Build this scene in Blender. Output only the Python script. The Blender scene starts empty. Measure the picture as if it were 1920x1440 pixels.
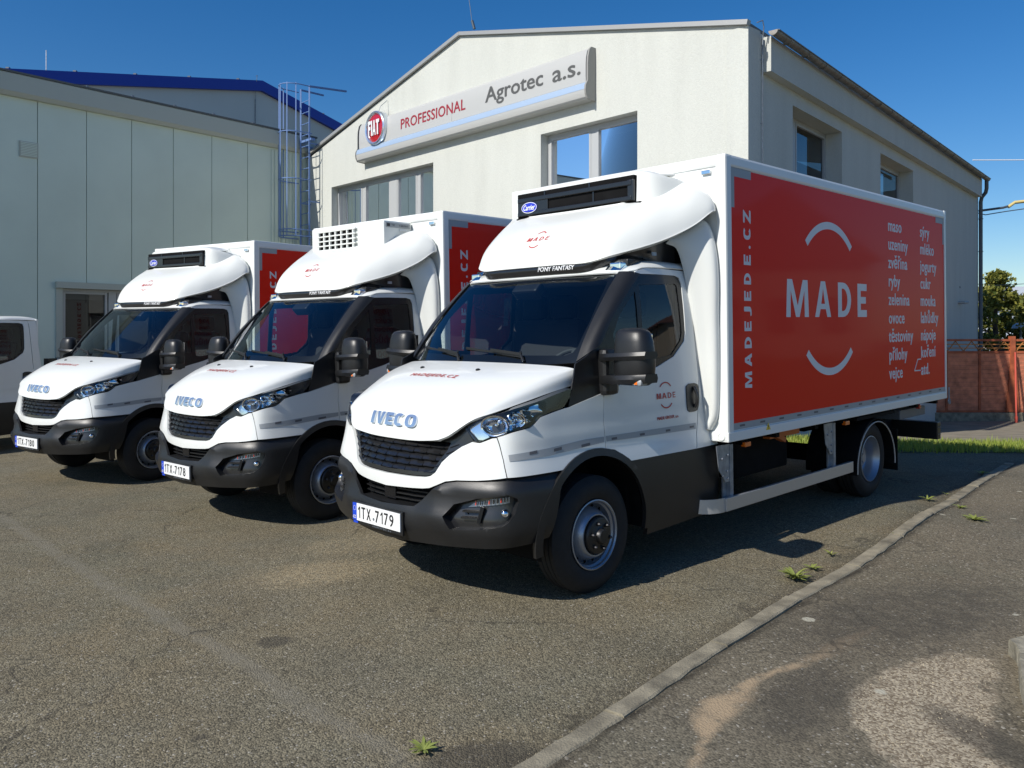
import bpy, bmesh, math, random
import numpy as np
from mathutils import Vector, Matrix
from mathutils.geometry import delaunay_2d_cdt
from mathutils.bvhtree import BVHTree
R=math.radians
random.seed(7)
sc=bpy.context.scene
col=sc.collection
# ---------------------------------------------------------------- camera, light, exposure
CAM_H=1.716
cam=bpy.data.cameras.new('camera'); cam.sensor_width=36; cam.lens=36*1523.94/1920; cam.shift_y=-(720-623.48)/1920
cam.clip_end=3000; cam.clip_start=.05
camo=bpy.data.objects.new('camera',cam); col.objects.link(camo); camo.location=(0,0,CAM_H); camo.rotation_euler=(R(90),0,0)
sc.camera=camo
SUN_AZ=R(229.6); SUN_EL=R(38.5)          # azimuth clockwise from +Y
w=bpy.data.worlds.new('World'); sc.world=w; w.use_nodes=True
nt=w.node_tree; bg=nt.nodes['Background']
sk=nt.nodes.new('ShaderNodeTexSky'); sk.sky_type='NISHITA'; sk.sun_disc=False
sk.sun_elevation=SUN_EL; sk.sun_rotation=SUN_AZ; sk.air_density=1.0; sk.dust_density=.55; sk.ozone_density=3.5; sk.altitude=250
hs_=nt.nodes.new('ShaderNodeHueSaturation'); hs_.inputs['Saturation'].default_value=1.36; hs_.inputs['Hue'].default_value=.505
nt.links.new(sk.outputs[0],hs_.inputs['Color']); nt.links.new(hs_.outputs[0],bg.inputs[0]); bg.inputs[1].default_value=.096
sun=bpy.data.lights.new('sun','SUN'); sun.energy=4.5; sun.angle=R(.53); sun.color=(1,.955,.88)
suno=bpy.data.objects.new('sun',sun); col.objects.link(suno)
sd=Vector((math.sin(SUN_AZ)*math.cos(SUN_EL),math.cos(SUN_AZ)*math.cos(SUN_EL),math.sin(SUN_EL)))
suno.rotation_euler=sd.to_track_quat('Z','Y').to_euler()
sc.view_settings.view_transform='Standard'; sc.view_settings.look='None'; sc.view_settings.exposure=.20; sc.view_settings.gamma=1
sc.view_settings.use_curve_mapping=False
# ---------------------------------------------------------------- helpers
def tag(o,label=None,cat=None,group=None,kind=None):
    if label: o['label']=label
    if cat: o['category']=cat
    if group: o['group']=group
    if kind: o['kind']=kind
    return o
def empty(name,loc=(0,0,0),rz=0):
    o=bpy.data.objects.new(name,None); col.objects.link(o); o.location=loc; o.rotation_euler=(0,0,rz); o.empty_display_size=.3
    return o
def children(o): return [c for c in col.objects if c.parent==o]
def copy_tree(o,parent=None,skip=()):
    c=o.copy(); col.objects.link(c); c.parent=parent
    for ch in KIDS.get(o.name,[]):
        if ch.name.split('.')[0] in skip: continue
        k=copy_tree(ch,c,skip)
    return c
KIDS={}
def link(name,me,parent=None,mats=()):
    o=bpy.data.objects.new(name,me); col.objects.link(o); o.parent=parent
    if parent is not None: KIDS.setdefault(parent.name,[]).append(o)
    for m in mats: me.materials.append(m)
    return o
class MB:
    def __init__(s): s.v=[]; s.f=[]; s.m=[]; s.sm=[]
    def add(s,vs,fs,mi=0,smooth=False):
        b=len(s.v); s.v+= [tuple(x) for x in vs]
        for f in fs: s.f.append(tuple(b+i for i in f)); s.m.append(mi); s.sm.append(smooth)
        return s
    def box(s,c,d,M=None,mi=0,bev=0):
        x,y,z=[k/2 for k in d]
        if bev:
            b=min(bev,x*.9,y*.9,z*.9); bm=bmesh.new(); bmesh.ops.create_cube(bm,size=1)
            for v in bm.verts: v.co=Vector((v.co.x*d[0],v.co.y*d[1],v.co.z*d[2]))
            bmesh.ops.bevel(bm,geom=bm.edges[:],offset=b,segments=2,profile=.6,affect='EDGES')
            vs=[v.co.copy() for v in bm.verts]; bm.verts.index_update(); fs=[[v.index for v in f.verts] for f in bm.faces]; bm.free(); smo=False
        else:
            vs=[Vector(p) for p in [(-x,-y,-z),(x,-y,-z),(x,y,-z),(-x,y,-z),(-x,-y,z),(x,-y,z),(x,y,z),(-x,y,z)]]
            fs=[(0,3,2,1),(4,5,6,7),(0,1,5,4),(1,2,6,5),(2,3,7,6),(3,0,4,7)]; smo=False
        if M is not None: vs=[M@v for v in vs]
        c=Vector(c); return s.add([v+c for v in vs],fs,mi,smo)
    def seg(s,a,b,w,h=None,up=(0,0,1),mi=0):
        a,b=Vector(a),Vector(b); d=b-a; L=d.length; d.normalize(); u=Vector(up)
        sd_=d.cross(u)
        if sd_.length<1e-4: sd_=Vector((1,0,0))
        sd_.normalize(); u=sd_.cross(d); M=Matrix((d,sd_,u)).transposed()
        return s.box((a+b)/2,(L,w,h or w),M,mi)
    def tube(s,pts,r,n=10,mi=0,caps=True):
        pts=[Vector(p) for p in pts]; rings=[]; prev=None
        for i,p in enumerate(pts):
            d=(pts[min(i+1,len(pts)-1)]-pts[max(i-1,0)]).normalized()
            if prev is None:
                u=Vector((0,0,1)) if abs(d.z)<.9 else Vector((1,0,0)); u=(u-d*u.dot(d)).normalized()
            else: u=(prev-d*prev.dot(d)).normalized()
            prev=u; v=d.cross(u); rr=r[i] if isinstance(r,(list,tuple)) else r
            rings.append([p+(u*math.cos(2*math.pi*k/n)+v*math.sin(2*math.pi*k/n))*rr for k in range(n)])
        vs=[q for g in rings for q in g]; fs=[]
        for i in range(len(rings)-1):
            for k in range(n): fs.append((i*n+k,i*n+(k+1)%n,(i+1)*n+(k+1)%n,(i+1)*n+k))
        s.add(vs,fs,mi,True)
        if caps: s.add(rings[0],[tuple(range(n))[::-1]],mi); s.add(rings[-1],[tuple(range(n))],mi)
        return s
    def lathe(s,prof,n=32,c=(0,0,0),ax='y',mi=0,a0=0,a1=2*math.pi,smooth=True):
        """prof: (radius, axial)"""
        full=abs(a1-a0-2*math.pi)<1e-6; m=n if full else n+1; vs=[]
        for (r,h) in prof:
            for k in range(m):
                a=a0+(a1-a0)*k/n; p=(r*math.cos(a),h,r*math.sin(a)) if ax=='y' else ((h,r*math.cos(a),r*math.sin(a)) if ax=='x' else (r*math.cos(a),r*math.sin(a),h))
                vs.append((p[0]+c[0],p[1]+c[1],p[2]+c[2]))
        fs=[]
        for i in range(len(prof)-1):
            for k in range(n):
                k2=(k+1)%m if full else k+1
                f=(i*m+k,i*m+k2,(i+1)*m+k2,(i+1)*m+k); fs.append(f)
        return s.add(vs,fs,mi,smooth)
    def grid(s,rows,mi=0,smooth=True,flip=False):
        n=len(rows[0]); vs=[p for r in rows for p in r]; fs=[]
        for i in range(len(rows)-1):
            for j in range(n-1):
                f=(i*n+j,i*n+j+1,(i+1)*n+j+1,(i+1)*n+j); fs.append(f[::-1] if flip else f)
        return s.add(vs,fs,mi,smooth)
    def prism(s,poly,z0,z1,F=lambda a,b,c:(a,b,c),mi=0):
        n=len(poly); vs=[F(a,b,z0) for a,b in poly]+[F(a,b,z1) for a,b in poly]
        fs=[tuple(range(n))[::-1],tuple(range(n,2*n))]+[(i,(i+1)%n,n+(i+1)%n,n+i) for i in range(n)]
        return s.add(vs,fs,mi)
    def mesh(s,name,ang=35):
        me=bpy.data.meshes.new(name); me.from_pydata(s.v,[],s.f); me.update()
        me.polygons.foreach_set('material_index',s.m); me.polygons.foreach_set('use_smooth',s.sm)
        if any(s.sm):
            bm=bmesh.new(); bm.from_mesh(me); bmesh.ops.remove_doubles(bm,verts=bm.verts,dist=1e-5); bm.to_mesh(me); bm.free()
            me.set_sharp_from_angle(angle=R(ang))
        return me
    def build(s,name,mats,parent=None,ang=35,fix=False):
        me=s.mesh(name,ang)
        if fix:
            bm=bmesh.new(); bm.from_mesh(me); bmesh.ops.recalc_face_normals(bm,faces=bm.faces); bm.to_mesh(me); bm.free()
        return link(name,me,parent,mats if isinstance(mats,(list,tuple)) else [mats])
def mirror_y(me,name=None):
    m=me.copy(); m.transform(Matrix.Scale(-1,4,(0,1,0))); m.flip_normals(); m.update(); return m
def mirrored(o,parent=None):
    """the same piece for the other side of a vehicle"""
    n=bpy.data.objects.new(o.name.split('.')[0],mirror_y(o.data)); col.objects.link(n); n.parent=parent or o.parent
    KIDS.setdefault(n.parent.name,[]).append(n)
    for k in list(KIDS.get(o.name,[])): mirrored(k,n)
    return n
def smooth_poly(P,it=1):
    for _ in range(it):
        Q=[]
        for i in range(len(P)):
            a,b=P[i],P[(i+1)%len(P)]
            Q+= [(a[0]*.75+b[0]*.25,a[1]*.75+b[1]*.25),(a[0]*.25+b[0]*.75,a[1]*.25+b[1]*.75)]
        P=Q
    return P
def inside(p,P):
    c=False; n=len(P); x,y=p
    for i in range(n):
        x1,y1=P[i]; x2,y2=P[(i+1)%n]
        if (y1>y)!=(y2>y) and x<(x2-x1)*(y-y1)/(y2-y1)+x1: c=not c
    return c
def densify(P,su,sv):
    Q=[]
    for i in range(len(P)):
        a,b=P[i],P[(i+1)%len(P)]; n=max(1,int(max(abs(b[0]-a[0])/su,abs(b[1]-a[1])/sv)+.5))
        for k in range(n): Q.append((a[0]+(b[0]-a[0])*k/n,a[1]+(b[1]-a[1])*k/n))
    return Q
def panel_mb(F,outline,su,sv,thick=.012,off=0.0,holes=(),mb=None,mi=0,smooth=True):
    """curved sheet with thickness: outline in surface parameters, F(u,v,offset)->point"""
    mb=mb or MB(); loops=[densify(outline,su,sv)]+[densify(h,su,sv) for h in holes]
    pts=[];edges=[];ks=sv/su
    for L in loops:
        b=len(pts); n=len(L); pts+=L; edges+=[(b+i,b+(i+1)%n) for i in range(n)]
    us=[p[0] for p in outline]; vs=[p[1] for p in outline]
    u=min(us)+su*.5
    near=[(a*ks,b) for a,b in pts]; grid={}
    for q in near: grid.setdefault((int(q[0]//sv),int(q[1]//sv)),[]).append(q)
    while u<max(us):
        v=min(vs)+sv*.5
        while v<max(vs):
            if inside((u,v),outline) and not any(inside((u,v),h) for h in holes):
                gx,gy=int(u*ks//sv),int(v//sv)
                ok=True
                for dx in (-1,0,1):
                    for dy in (-1,0,1):
                        for q in grid.get((gx+dx,gy+dy),()):
                            if (q[0]-u*ks)**2+(q[1]-v)**2<(sv*.4)**2: ok=False
                if ok: pts.append((u,v))
            v+=sv
        u+=su
    r=delaunay_2d_cdt([Vector((a*ks,b)) for a,b in pts],edges,[],0,1e-7)
    vo=[(p[0]/ks,p[1]) for p in r[0]]; tris=[]
    for t in r[2]:
        c=(sum(vo[i][0] for i in t)/3,sum(vo[i][1] for i in t)/3)
        if inside(c,outline) and not any(inside(c,h) for h in holes): tris.append(t)
    fr=[F(a,b,off) for a,b in vo]
    # orientation
    t=tris[len(tris)//2]; a,b,c=[Vector(fr[i]) for i in t]; m=(vo[t[0]][0]+vo[t[1]][0]+vo[t[2]][0])/3,(vo[t[0]][1]+vo[t[1]][1]+vo[t[2]][1])/3
    o1=Vector(F(m[0],m[1],off+.01))-Vector(F(m[0],m[1],off))
    if (b-a).cross(c-a).dot(o1)<0: tris=[x[::-1] for x in tris]
    mb.add(fr,tris,mi,smooth)
    if thick:
        bk=[F(a,b,off-thick) for a,b in vo]; mb.add(bk,[x[::-1] for x in tris],mi,smooth)
        cnt={}
        for t in tris:
            for i in range(3):
                e=(t[i],t[(i+1)%3]); cnt[e]=cnt.get(e,0)+1
        for (a_,b_) in cnt:
            if (b_,a_) not in cnt: mb.add([fr[a_],fr[b_],bk[b_],bk[a_]],[(3,2,1,0)],mi,False)
    return mb
def panel(name,F,outline,su,sv,mat,parent,thick=.012,off=0.0,holes=(),smooth=True):
    return panel_mb(F,outline,su,sv,thick,off,holes,smooth=smooth).build(name,mat,parent)
def half(L):
    """symmetric outline from its half (u>=0), listed from the centre line round to the centre line"""
    return list(L)+[(-a,b) for a,b in reversed(L) if abs(a)>1e-9]
def patch(rows,nu,nv,mirror=True):
    """Catmull-Rom through a net of control points (columns from the centre line outwards)"""
    def cr(ps,n):
        out=[]; m=len(ps)
        for i in range(m-1):
            p0=ps[max(i-1,0)]; p1=ps[i]; p2=ps[i+1]; p3=ps[min(i+2,m-1)]
            if i==0: p0=[2*a-b for a,b in zip(p1,p2)]
            if i==m-2: p3=[2*a-b for a,b in zip(p2,p1)]
            for k in range(n):
                t=k/n; out.append(tuple(.5*((2*b)+(c-a)*t+(2*a-5*b+4*c-d)*t*t+(3*b-a-3*c+d)*t**3) for a,b,c,d in zip(p0,p1,p2,p3)))
        out.append(tuple(ps[-1])); return out
    R_=[]
    for r in rows:
        if mirror: r=[(x,-y,z) for x,y,z in reversed(r[1:])]+list(r)
        R_.append(cr(r,nu))
    C=[cr([r[j] for r in R_],nv) for j in range(len(R_[0]))]
    return [[C[j][i] for j in range(len(C))] for i in range(len(C[0]))]
def shell(rows,name,mat,parent,thick=.012,flip=False,ang=40):
    """a surface net with real thickness"""
    mb=MB(); mb.grid(rows,flip=flip); me=mb.mesh(name,ang)
    me.update(); nv=len(me.vertices); V=[v.co.copy() for v in me.vertices]; N=[v.normal.copy() for v in me.vertices]; Fs=[tuple(p.vertices) for p in me.polygons]
    es={}
    for f in Fs:
        for i in range(len(f)): es[(f[i],f[(i+1)%len(f)])]=1
    F2=Fs+[tuple(nv+i for i in reversed(f)) for f in Fs]+[(y,x,nv+x,nv+y) for (x,y) in es if (y,x) not in es]
    me.clear_geometry(); me.from_pydata(V+[v-n*thick for v,n in zip(V,N)],[],F2); me.update()
    for p in me.polygons: p.use_smooth=True
    me.set_sharp_from_angle(angle=R(ang))
    return link(name,me,parent,[mat])
# text
_txt={}
def text_geo(s,off=0.0,res=3,spacing=1.0):
    k=(s,off,res,spacing)
    if k in _txt: return _txt[k]
    c=bpy.data.curves.new('lettering','FONT'); c.body=s; c.resolution_u=res; c.offset=off; c.space_character=spacing
    o=bpy.data.objects.new('lettering',c); m=o.to_mesh(); vs=[tuple(v.co) for v in m.vertices]; fs=[tuple(p.vertices) for p in m.polygons]
    o.to_mesh_clear(); bpy.data.objects.remove(o); bpy.data.curves.remove(c)
    _txt[k]=(vs,fs); return _txt[k]
def put_text(mb,s,F,box=None,pos=None,size=None,off=0.0,mi=0,shear=0,depth=0,spacing=1.0,res=3,wx=1.0,bold=0):
    """box=(a0,a1,b0,b1): fit the glyphs to it; or pos=(a,b),size. F(a,b,h)->point"""
    vs,fs=text_geo(s,off,res,spacing)
    if not fs: return mb
    if box:
        x0=min(v[0] for v in vs);x1=max(v[0] for v in vs);y0=min(v[1] for v in vs);y1=max(v[1] for v in vs)
        g=lambda v:(box[0]+(v[0]-x0)/(x1-x0)*(box[1]-box[0])+shear*((v[1]-y0)/(y1-y0))*(box[3]-box[2]),box[2]+(v[1]-y0)/(y1-y0)*(box[3]-box[2]))
    else: g=lambda v:(pos[0]+v[0]*size*wx+shear*v[1]*size,pos[1]+v[1]*size)
    P=[g(v) for v in vs]
    if bold:
        n=0
        for dx,dy in ((1,0),(-1,0),(0,.6),(0,-.6),(.7,.4),(-.7,-.4)):
            n+=1; put_text(mb,s,lambda a,b,h,dx=dx,dy=dy,n=n:F(a+dx*bold,b+dy*bold,h+.00018*n),box,pos,size,0,mi,shear,depth,spacing,res,wx,0)
    fr=[F(a,b,depth) for a,b in P]
    t=fs[0]; A,B,C_=[Vector(fr[i]) for i in t[:3]]; n1=Vector(F(*P[t[0]],depth+.01))-A
    fl=(B-A).cross(C_-A).dot(n1)<0
    mb.add(fr,[f[::-1] if fl else f for f in fs],mi)
    if depth:
        bk=[F(a,b,0) for a,b in P]; cnt=set()
        for f in fs:
            for i in range(len(f)): cnt.add((f[i],f[(i+1)%len(f)]))
        for (a,b) in cnt:
            if (b,a) not in cnt:
                q=(0,1,2,3) if fl else (3,2,1,0); mb.add([fr[a],fr[b],bk[b],bk[a]],[q],mi)
    return mb
def glyph(ch,w,n=10):
    """geometric capital in the unit box, stroke width w (of the width): outline and holes"""
    v=w*.62
    if ch=='1': return [(1-w,0),(1,0),(1,1),(1-w*.9,1),(0,.80),(0,.64),(1-w,.78)],[]
    if ch=='I': return [(0,0),(1,0),(1,1),(0,1)],[]
    if ch=='V': return [(.5-w*.5,0),(.5+w*.5,0),(1,1),(1-w,1),(.5,.26),(w,1),(0,1)],[]
    if ch=='E': return [(0,0),(1,0),(1,v),(w,v),(w,.5-v*.45),(.9,.5-v*.45),(.9,.5+v*.5),(w,.5+v*.5),(w,1-v),(1,1-v),(1,1),(0,1)],[]
    if ch=='F': return [(0,0),(w,0),(w,.5-v*.45),(.85,.5-v*.45),(.85,.5+v*.5),(w,.5+v*.5),(w,1-v),(1,1-v),(1,1),(0,1)],[]
    if ch=='T': return [(.5-w/2,0),(.5+w/2,0),(.5+w/2,1-v),(1,1-v),(1,1),(0,1),(0,1-v),(.5-w/2,1-v)],[]
    if ch=='M': return [(0,0),(w,0),(w*1.05,.72),(.5-w*.42,0),(.5+w*.42,0),(1-w*1.05,.72),(1-w,0),(1,0),(.95,1),(.95-w*1.15,1),(.5,.30),(.05+w*1.15,1),(.05,1)],[]
    if ch=='A': return [(0,0),(w,0),(w+.09,.22),(1-w-.09,.22),(1-w,0),(1,0),(.5+w*.55,1),(.5-w*.55,1)],[[(w+.14,.22+v),(1-w-.14,.22+v),(.5,.80)]]
    if ch=='D':
        o=[(0,0)]+[(1-.62+.62*math.sin(R(a)),.5-.5*math.cos(R(a))) for a in range(0,181,15)]+[(0,1)]
        h=[(w,v)]+[(1-.62+(.62-w)*math.sin(R(a)),.5-(.5-v)*math.cos(R(a))) for a in range(0,181,15)]+[(w,1-v)]; return o,[h]
    if ch in 'OC':
        P=lambda rx,ry,a:(.5+rx*math.copysign(abs(math.cos(a))**.75,math.cos(a)),.5+ry*math.copysign(abs(math.sin(a))**.75,math.sin(a)))
        if ch=='O': return [P(.5,.5,R(k)) for k in range(0,360,15)],[[P(.5-w,.5-v,R(k)) for k in range(0,360,15)]]
        return [P(.5,.5,R(k)) for k in range(48,313,12)]+[P(.5-w,.5-v,R(k)) for k in range(312,47,-12)],[]
def put_glyph(mb,ch,F,box,w=.3,depth=0,shear=0,step=.2,mi=0):
    o,h=glyph(ch,w); g=lambda p:(box[0]+p[0]*(box[1]-box[0])+shear*p[1]*(box[3]-box[2]),box[2]+p[1]*(box[3]-box[2]))
    return panel_mb(F,[g(p) for p in o],max(.004,(box[1]-box[0])*step),max(.004,(box[3]-box[2])*step),depth,depth,[[g(p) for p in q] for q in h],mb=mb,mi=mi,smooth=False)
def arc_band(mb,F,cx,cy,R0,R1,a0,a1,n=28,h=0,mi=0):
    rows=[[F(cx+r*math.cos(R(a0+(a1-a0)*k/n)),cy+r*math.sin(R(a0+(a1-a0)*k/n)),h) for k in range(n+1)] for r in (R0,R1)]
    A,B,C_=Vector(rows[0][0]),Vector(rows[0][1]),Vector(rows[1][0]); n1=Vector(F(cx,cy,h+.01))-Vector(F(cx,cy,h))
    return mb.grid(rows,mi,False,flip=(B-A).cross(C_-A).dot(n1)<0)
# ---------------------------------------------------------------- materials
MAT={}
def mat(name,c=(.5,.5,.5),rough=.5,metal=0,coat=0,bump=0,bscale=200,var=0,vscale=3,spec=.5,detail=4,emis=None,crough=.04):
    m=bpy.data.materials.new(name); m.use_nodes=True; n=m.node_tree; b=n.nodes['Principled BSDF']
    b.inputs['Base Color'].default_value=(*c,1); b.inputs['Roughness'].default_value=rough; b.inputs['Metallic'].default_value=metal
    b.inputs['Coat Weight'].default_value=coat; b.inputs['Coat Roughness'].default_value=crough; b.inputs['Specular IOR Level'].default_value=spec
    tc=n.nodes.new('ShaderNodeTexCoord')
    if var:
        t=n.nodes.new('ShaderNodeTexNoise'); t.inputs['Scale'].default_value=vscale; t.inputs['Detail'].default_value=5; n.links.new(tc.outputs['Object'],t.inputs['Vector'])
        mr=n.nodes.new('ShaderNodeMapRange'); mr.inputs['From Min'].default_value=.3; mr.inputs['From Max'].default_value=.7; mr.inputs['To Min'].default_value=1-var; mr.inputs['To Max'].default_value=1+var; n.links.new(t.outputs['Fac'],mr.inputs['Value'])
        mx=n.nodes.new('ShaderNodeVectorMath'); mx.operation='SCALE'; mx.inputs[0].default_value=c; n.links.new(mr.outputs[0],mx.inputs['Scale']); n.links.new(mx.outputs[0],b.inputs['Base Color'])
    if bump:
        t=n.nodes.new('ShaderNodeTexNoise'); t.inputs['Scale'].default_value=bscale; t.inputs['Detail'].default_value=detail; n.links.new(tc.outputs['Object'],t.inputs['Vector'])
        bp=n.nodes.new('ShaderNodeBump'); bp.inputs['Strength'].default_value=bump; bp.inputs['Distance'].default_value=.01; n.links.new(t.outputs['Fac'],bp.inputs['Height']); n.links.new(bp.outputs[0],b.inputs['Normal'])
    MAT[name]=m; return m
white=mat('white_paint',(.71,.725,.70),.36,coat=.5,bump=.012,bscale=2.2,crough=.05)
fair_w=mat('white_gelcoat',(.72,.735,.70),.38,coat=.4,bump=.02,bscale=3,crough=.06)
boxw=mat('box_white',(.74,.76,.735),.38,coat=.35,bump=.02,bscale=2,crough=.15)
blk=mat('black_plastic',(.0115,.0118,.0125),.40,bump=.06,bscale=900,var=.15,vscale=6)
blk2=mat('glossy_black',(.008,.008,.009),.25,coat=.12,spec=.3)
satin=mat('satin_black',(.010,.010,.011),.3,coat=.5,crough=.12)
dark=mat('chassis_black',(.006,.006,.0065),.8,var=.3,vscale=8,spec=.12)
rubber=mat('tyre_rubber',(.009,.009,.0095),.75,bump=.15,bscale=120,var=.3,vscale=12)
steel=mat('wheel_silver',(.32,.35,.40),.36,metal=.7,bump=.03,bscale=60)
galv=mat('galvanised_steel',(.30,.33,.37),.5,metal=.7,var=.25,vscale=18)
alu=mat('aluminium',(.52,.53,.54),.42,metal=.75,bump=.03,bscale=9)
chrome=mat('chrome',(.88,.89,.90),.06,metal=1)
dimr=mat('dim_reflector',(.22,.23,.25),.25,metal=.8)
bchrome=mat('badge_chrome',(.66,.71,.78),.22,metal=.85)
red=mat('red_vinyl',(.80,.016,.003),.5,coat=.13,bump=.03,bscale=1.3,crough=.07,spec=.12)
redink=mat('red_print',(.48,.035,.03),.5)
greyw=mat('white_vinyl',(.72,.73,.74),.5,coat=.1,spec=.3)
blackink=mat('black_print',(.02,.02,.022),.5)
tape=mat('reflective_tape',(.34,.36,.37),.5,metal=.1,bump=.1,bscale=600)
tapemark=mat('tape_mark',(.10,.10,.11),.5)
orange=mat('amber_lens',(.75,.16,.01),.2,coat=.8)
redlens=mat('red_lens',(.5,.03,.01),.25,coat=.8)
plate_w=mat('plate_white',(.78,.79,.78),.35,coat=.3)
plate_b=mat('plate_blue',(.01,.06,.55),.35,coat=.3)
dashm=mat('dash_grey',(.035,.037,.04),.7)
seatm=mat('seat_fabric',(.03,.03,.034),.9,bump=.2,bscale=300)
liner=mat('cab_lining',(.30,.31,.30),.8)
blueoval=mat('logo_blue',(.015,.03,.52),.3,coat=.5)
yellow=mat('warning_yellow',(.75,.52,.03),.5)
def glass(name,tint,f=1.0,ior=1.5,rough=0.0,body=None):
    m=bpy.data.materials.new(name); m.use_nodes=True; n=m.node_tree; n.nodes.clear()
    o=n.nodes.new('ShaderNodeOutputMaterial'); mx=n.nodes.new('ShaderNodeMixShader'); fr=n.nodes.new('ShaderNodeFresnel'); fr.inputs['IOR'].default_value=ior
    ml=n.nodes.new('ShaderNodeMath'); ml.operation='MULTIPLY'; ml.inputs[1].default_value=f; ml.use_clamp=True
    tr=n.nodes.new('ShaderNodeBsdfTransparent'); tr.inputs[0].default_value=(*tint,1); gl=n.nodes.new('ShaderNodeBsdfGlossy'); gl.inputs['Roughness'].default_value=rough; gl.inputs['Color'].default_value=(.95,.97,1,1)
    n.links.new(fr.outputs[0],ml.inputs[0]); n.links.new(ml.outputs[0],mx.inputs[0]); n.links.new(tr.outputs[0],mx.inputs[1]); n.links.new(gl.outputs[0],mx.inputs[2]); n.links.new(mx.outputs[0],o.inputs[0])
    MAT[name]=m; return m
wsglass=glass('windscreen_glass',(.80,.88,.88),1.15)
sideglass=glass('side_glass',(.72,.78,.76),.9)
lens=glass('lamp_lens',(.93,.95,.96),1.0)
bglass=glass('window_glass',(.14,.17,.17),1.15)
# ---------------------------------------------------------------- cab skin (metres; x forward, y to the left side, z up; origin on the ground under the front axle)
def crv(ts,vs,t):
    """Catmull-Rom through (ts,vs), linear outside"""
    n=len(ts)
    if t<=ts[0]: return vs[0]+(vs[1]-vs[0])/(ts[1]-ts[0])*(t-ts[0])
    if t>=ts[-1]: return vs[-1]+(vs[-1]-vs[-2])/(ts[-1]-ts[-2])*(t-ts[-1])
    i=0
    while ts[i+1]<t: i+=1
    h=ts[i+1]-ts[i]; u=(t-ts[i])/h
    def m(j):
        if j<=0: return (vs[1]-vs[0])/(ts[1]-ts[0])
        if j>=n-1: return (vs[-1]-vs[-2])/(ts[-1]-ts[-2])
        return (vs[j+1]-vs[j-1])/(ts[j+1]-ts[j-1])
    a,b=vs[i],vs[i+1]; ma,mb=m(i)*h,m(i+1)*h
    return (2*u**3-3*u*u+1)*a+(u**3-2*u*u+u)*ma+(-2*u**3+3*u*u)*b+(u**3-u*u)*mb
SX=[.92,.905,.872,.838,.79,.735,.655,.48,.26,0,-.3,-.8,-1.3,-1.8]
SY=[0,.20,.38,.55,.71,.835,.91,.95,.967,.98,.985,.985,.98,.975]
SW=[1,1,1,1,.9,.8,.6,.35,.12,.03,0,0,0,0]
ST=list(range(14))
ZX=[.25,.33,.42,.56,.62,.69,.74,.80,.90,1.0,1.07,1.13,1.2,1.3,1.4]
VX=[.90,.95,.965,.965,.945,.93,.93,.925,.905,.88,.87,.855,.83,.78,.70]
ZK=[.25,.45,.6,.78,.84,.90,.96,1.02,1.08,1.15,1.26,1.4,1.6,1.8,2.0,2.1]
VK=[.965,.985,.99,.982,.972,.958,.950,.948,.942,.938,.930,.920,.908,.893,.866,.847]
def S(t,z,off=0.0):
    """cab skin: t runs from the nose centre round the corner and back along the side"""
    s=1 if t>=0 else -1; t=abs(t)
    w=crv(ST,SW,t); x=crv(ST,SX,t)+(crv(ZX,VX,z)-.92)*w; y=crv(ST,SY,t)*crv(ZK,VK,z)/.98
    if off:
        e=.02; x1=crv(ST,SX,t+e); x0=crv(ST,SX,max(t-e,0)); y1=crv(ST,SY,t+e); y0=crv(ST,SY,max(t-e,0))
        dx,dy=x1-x0,y1-y0; l=math.hypot(dx,dy); x+=off*dy/l; y+=off*-dx/l
    return (x,s*y,z)
def tx(x):
    """t on the straight side for a given x"""
    lo,hi=5.,13.
    for _ in range(40):
        m=(lo+hi)/2
        if crv(ST,SX,m)>x: lo=m
        else: hi=m
    return lo
def WS(y,z):
    """windscreen"""
    f=(z-1.44)/.62; a=abs(y)
    xb=.235-.19*(a/.87)**2.3; xt=-.43-.07*(a/.80)**2
    return (xb+(xt-xb)*f+.03*4*f*(1-f),y,z)
def SF(t,z,h=0.0): return S(t,z,h)
def WF(y,z,h=0.0):
    p=WS(y,z); return (p[0]+h*.7,y,p[2]+h*.7)
def cut(P,*xs): return P
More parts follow.
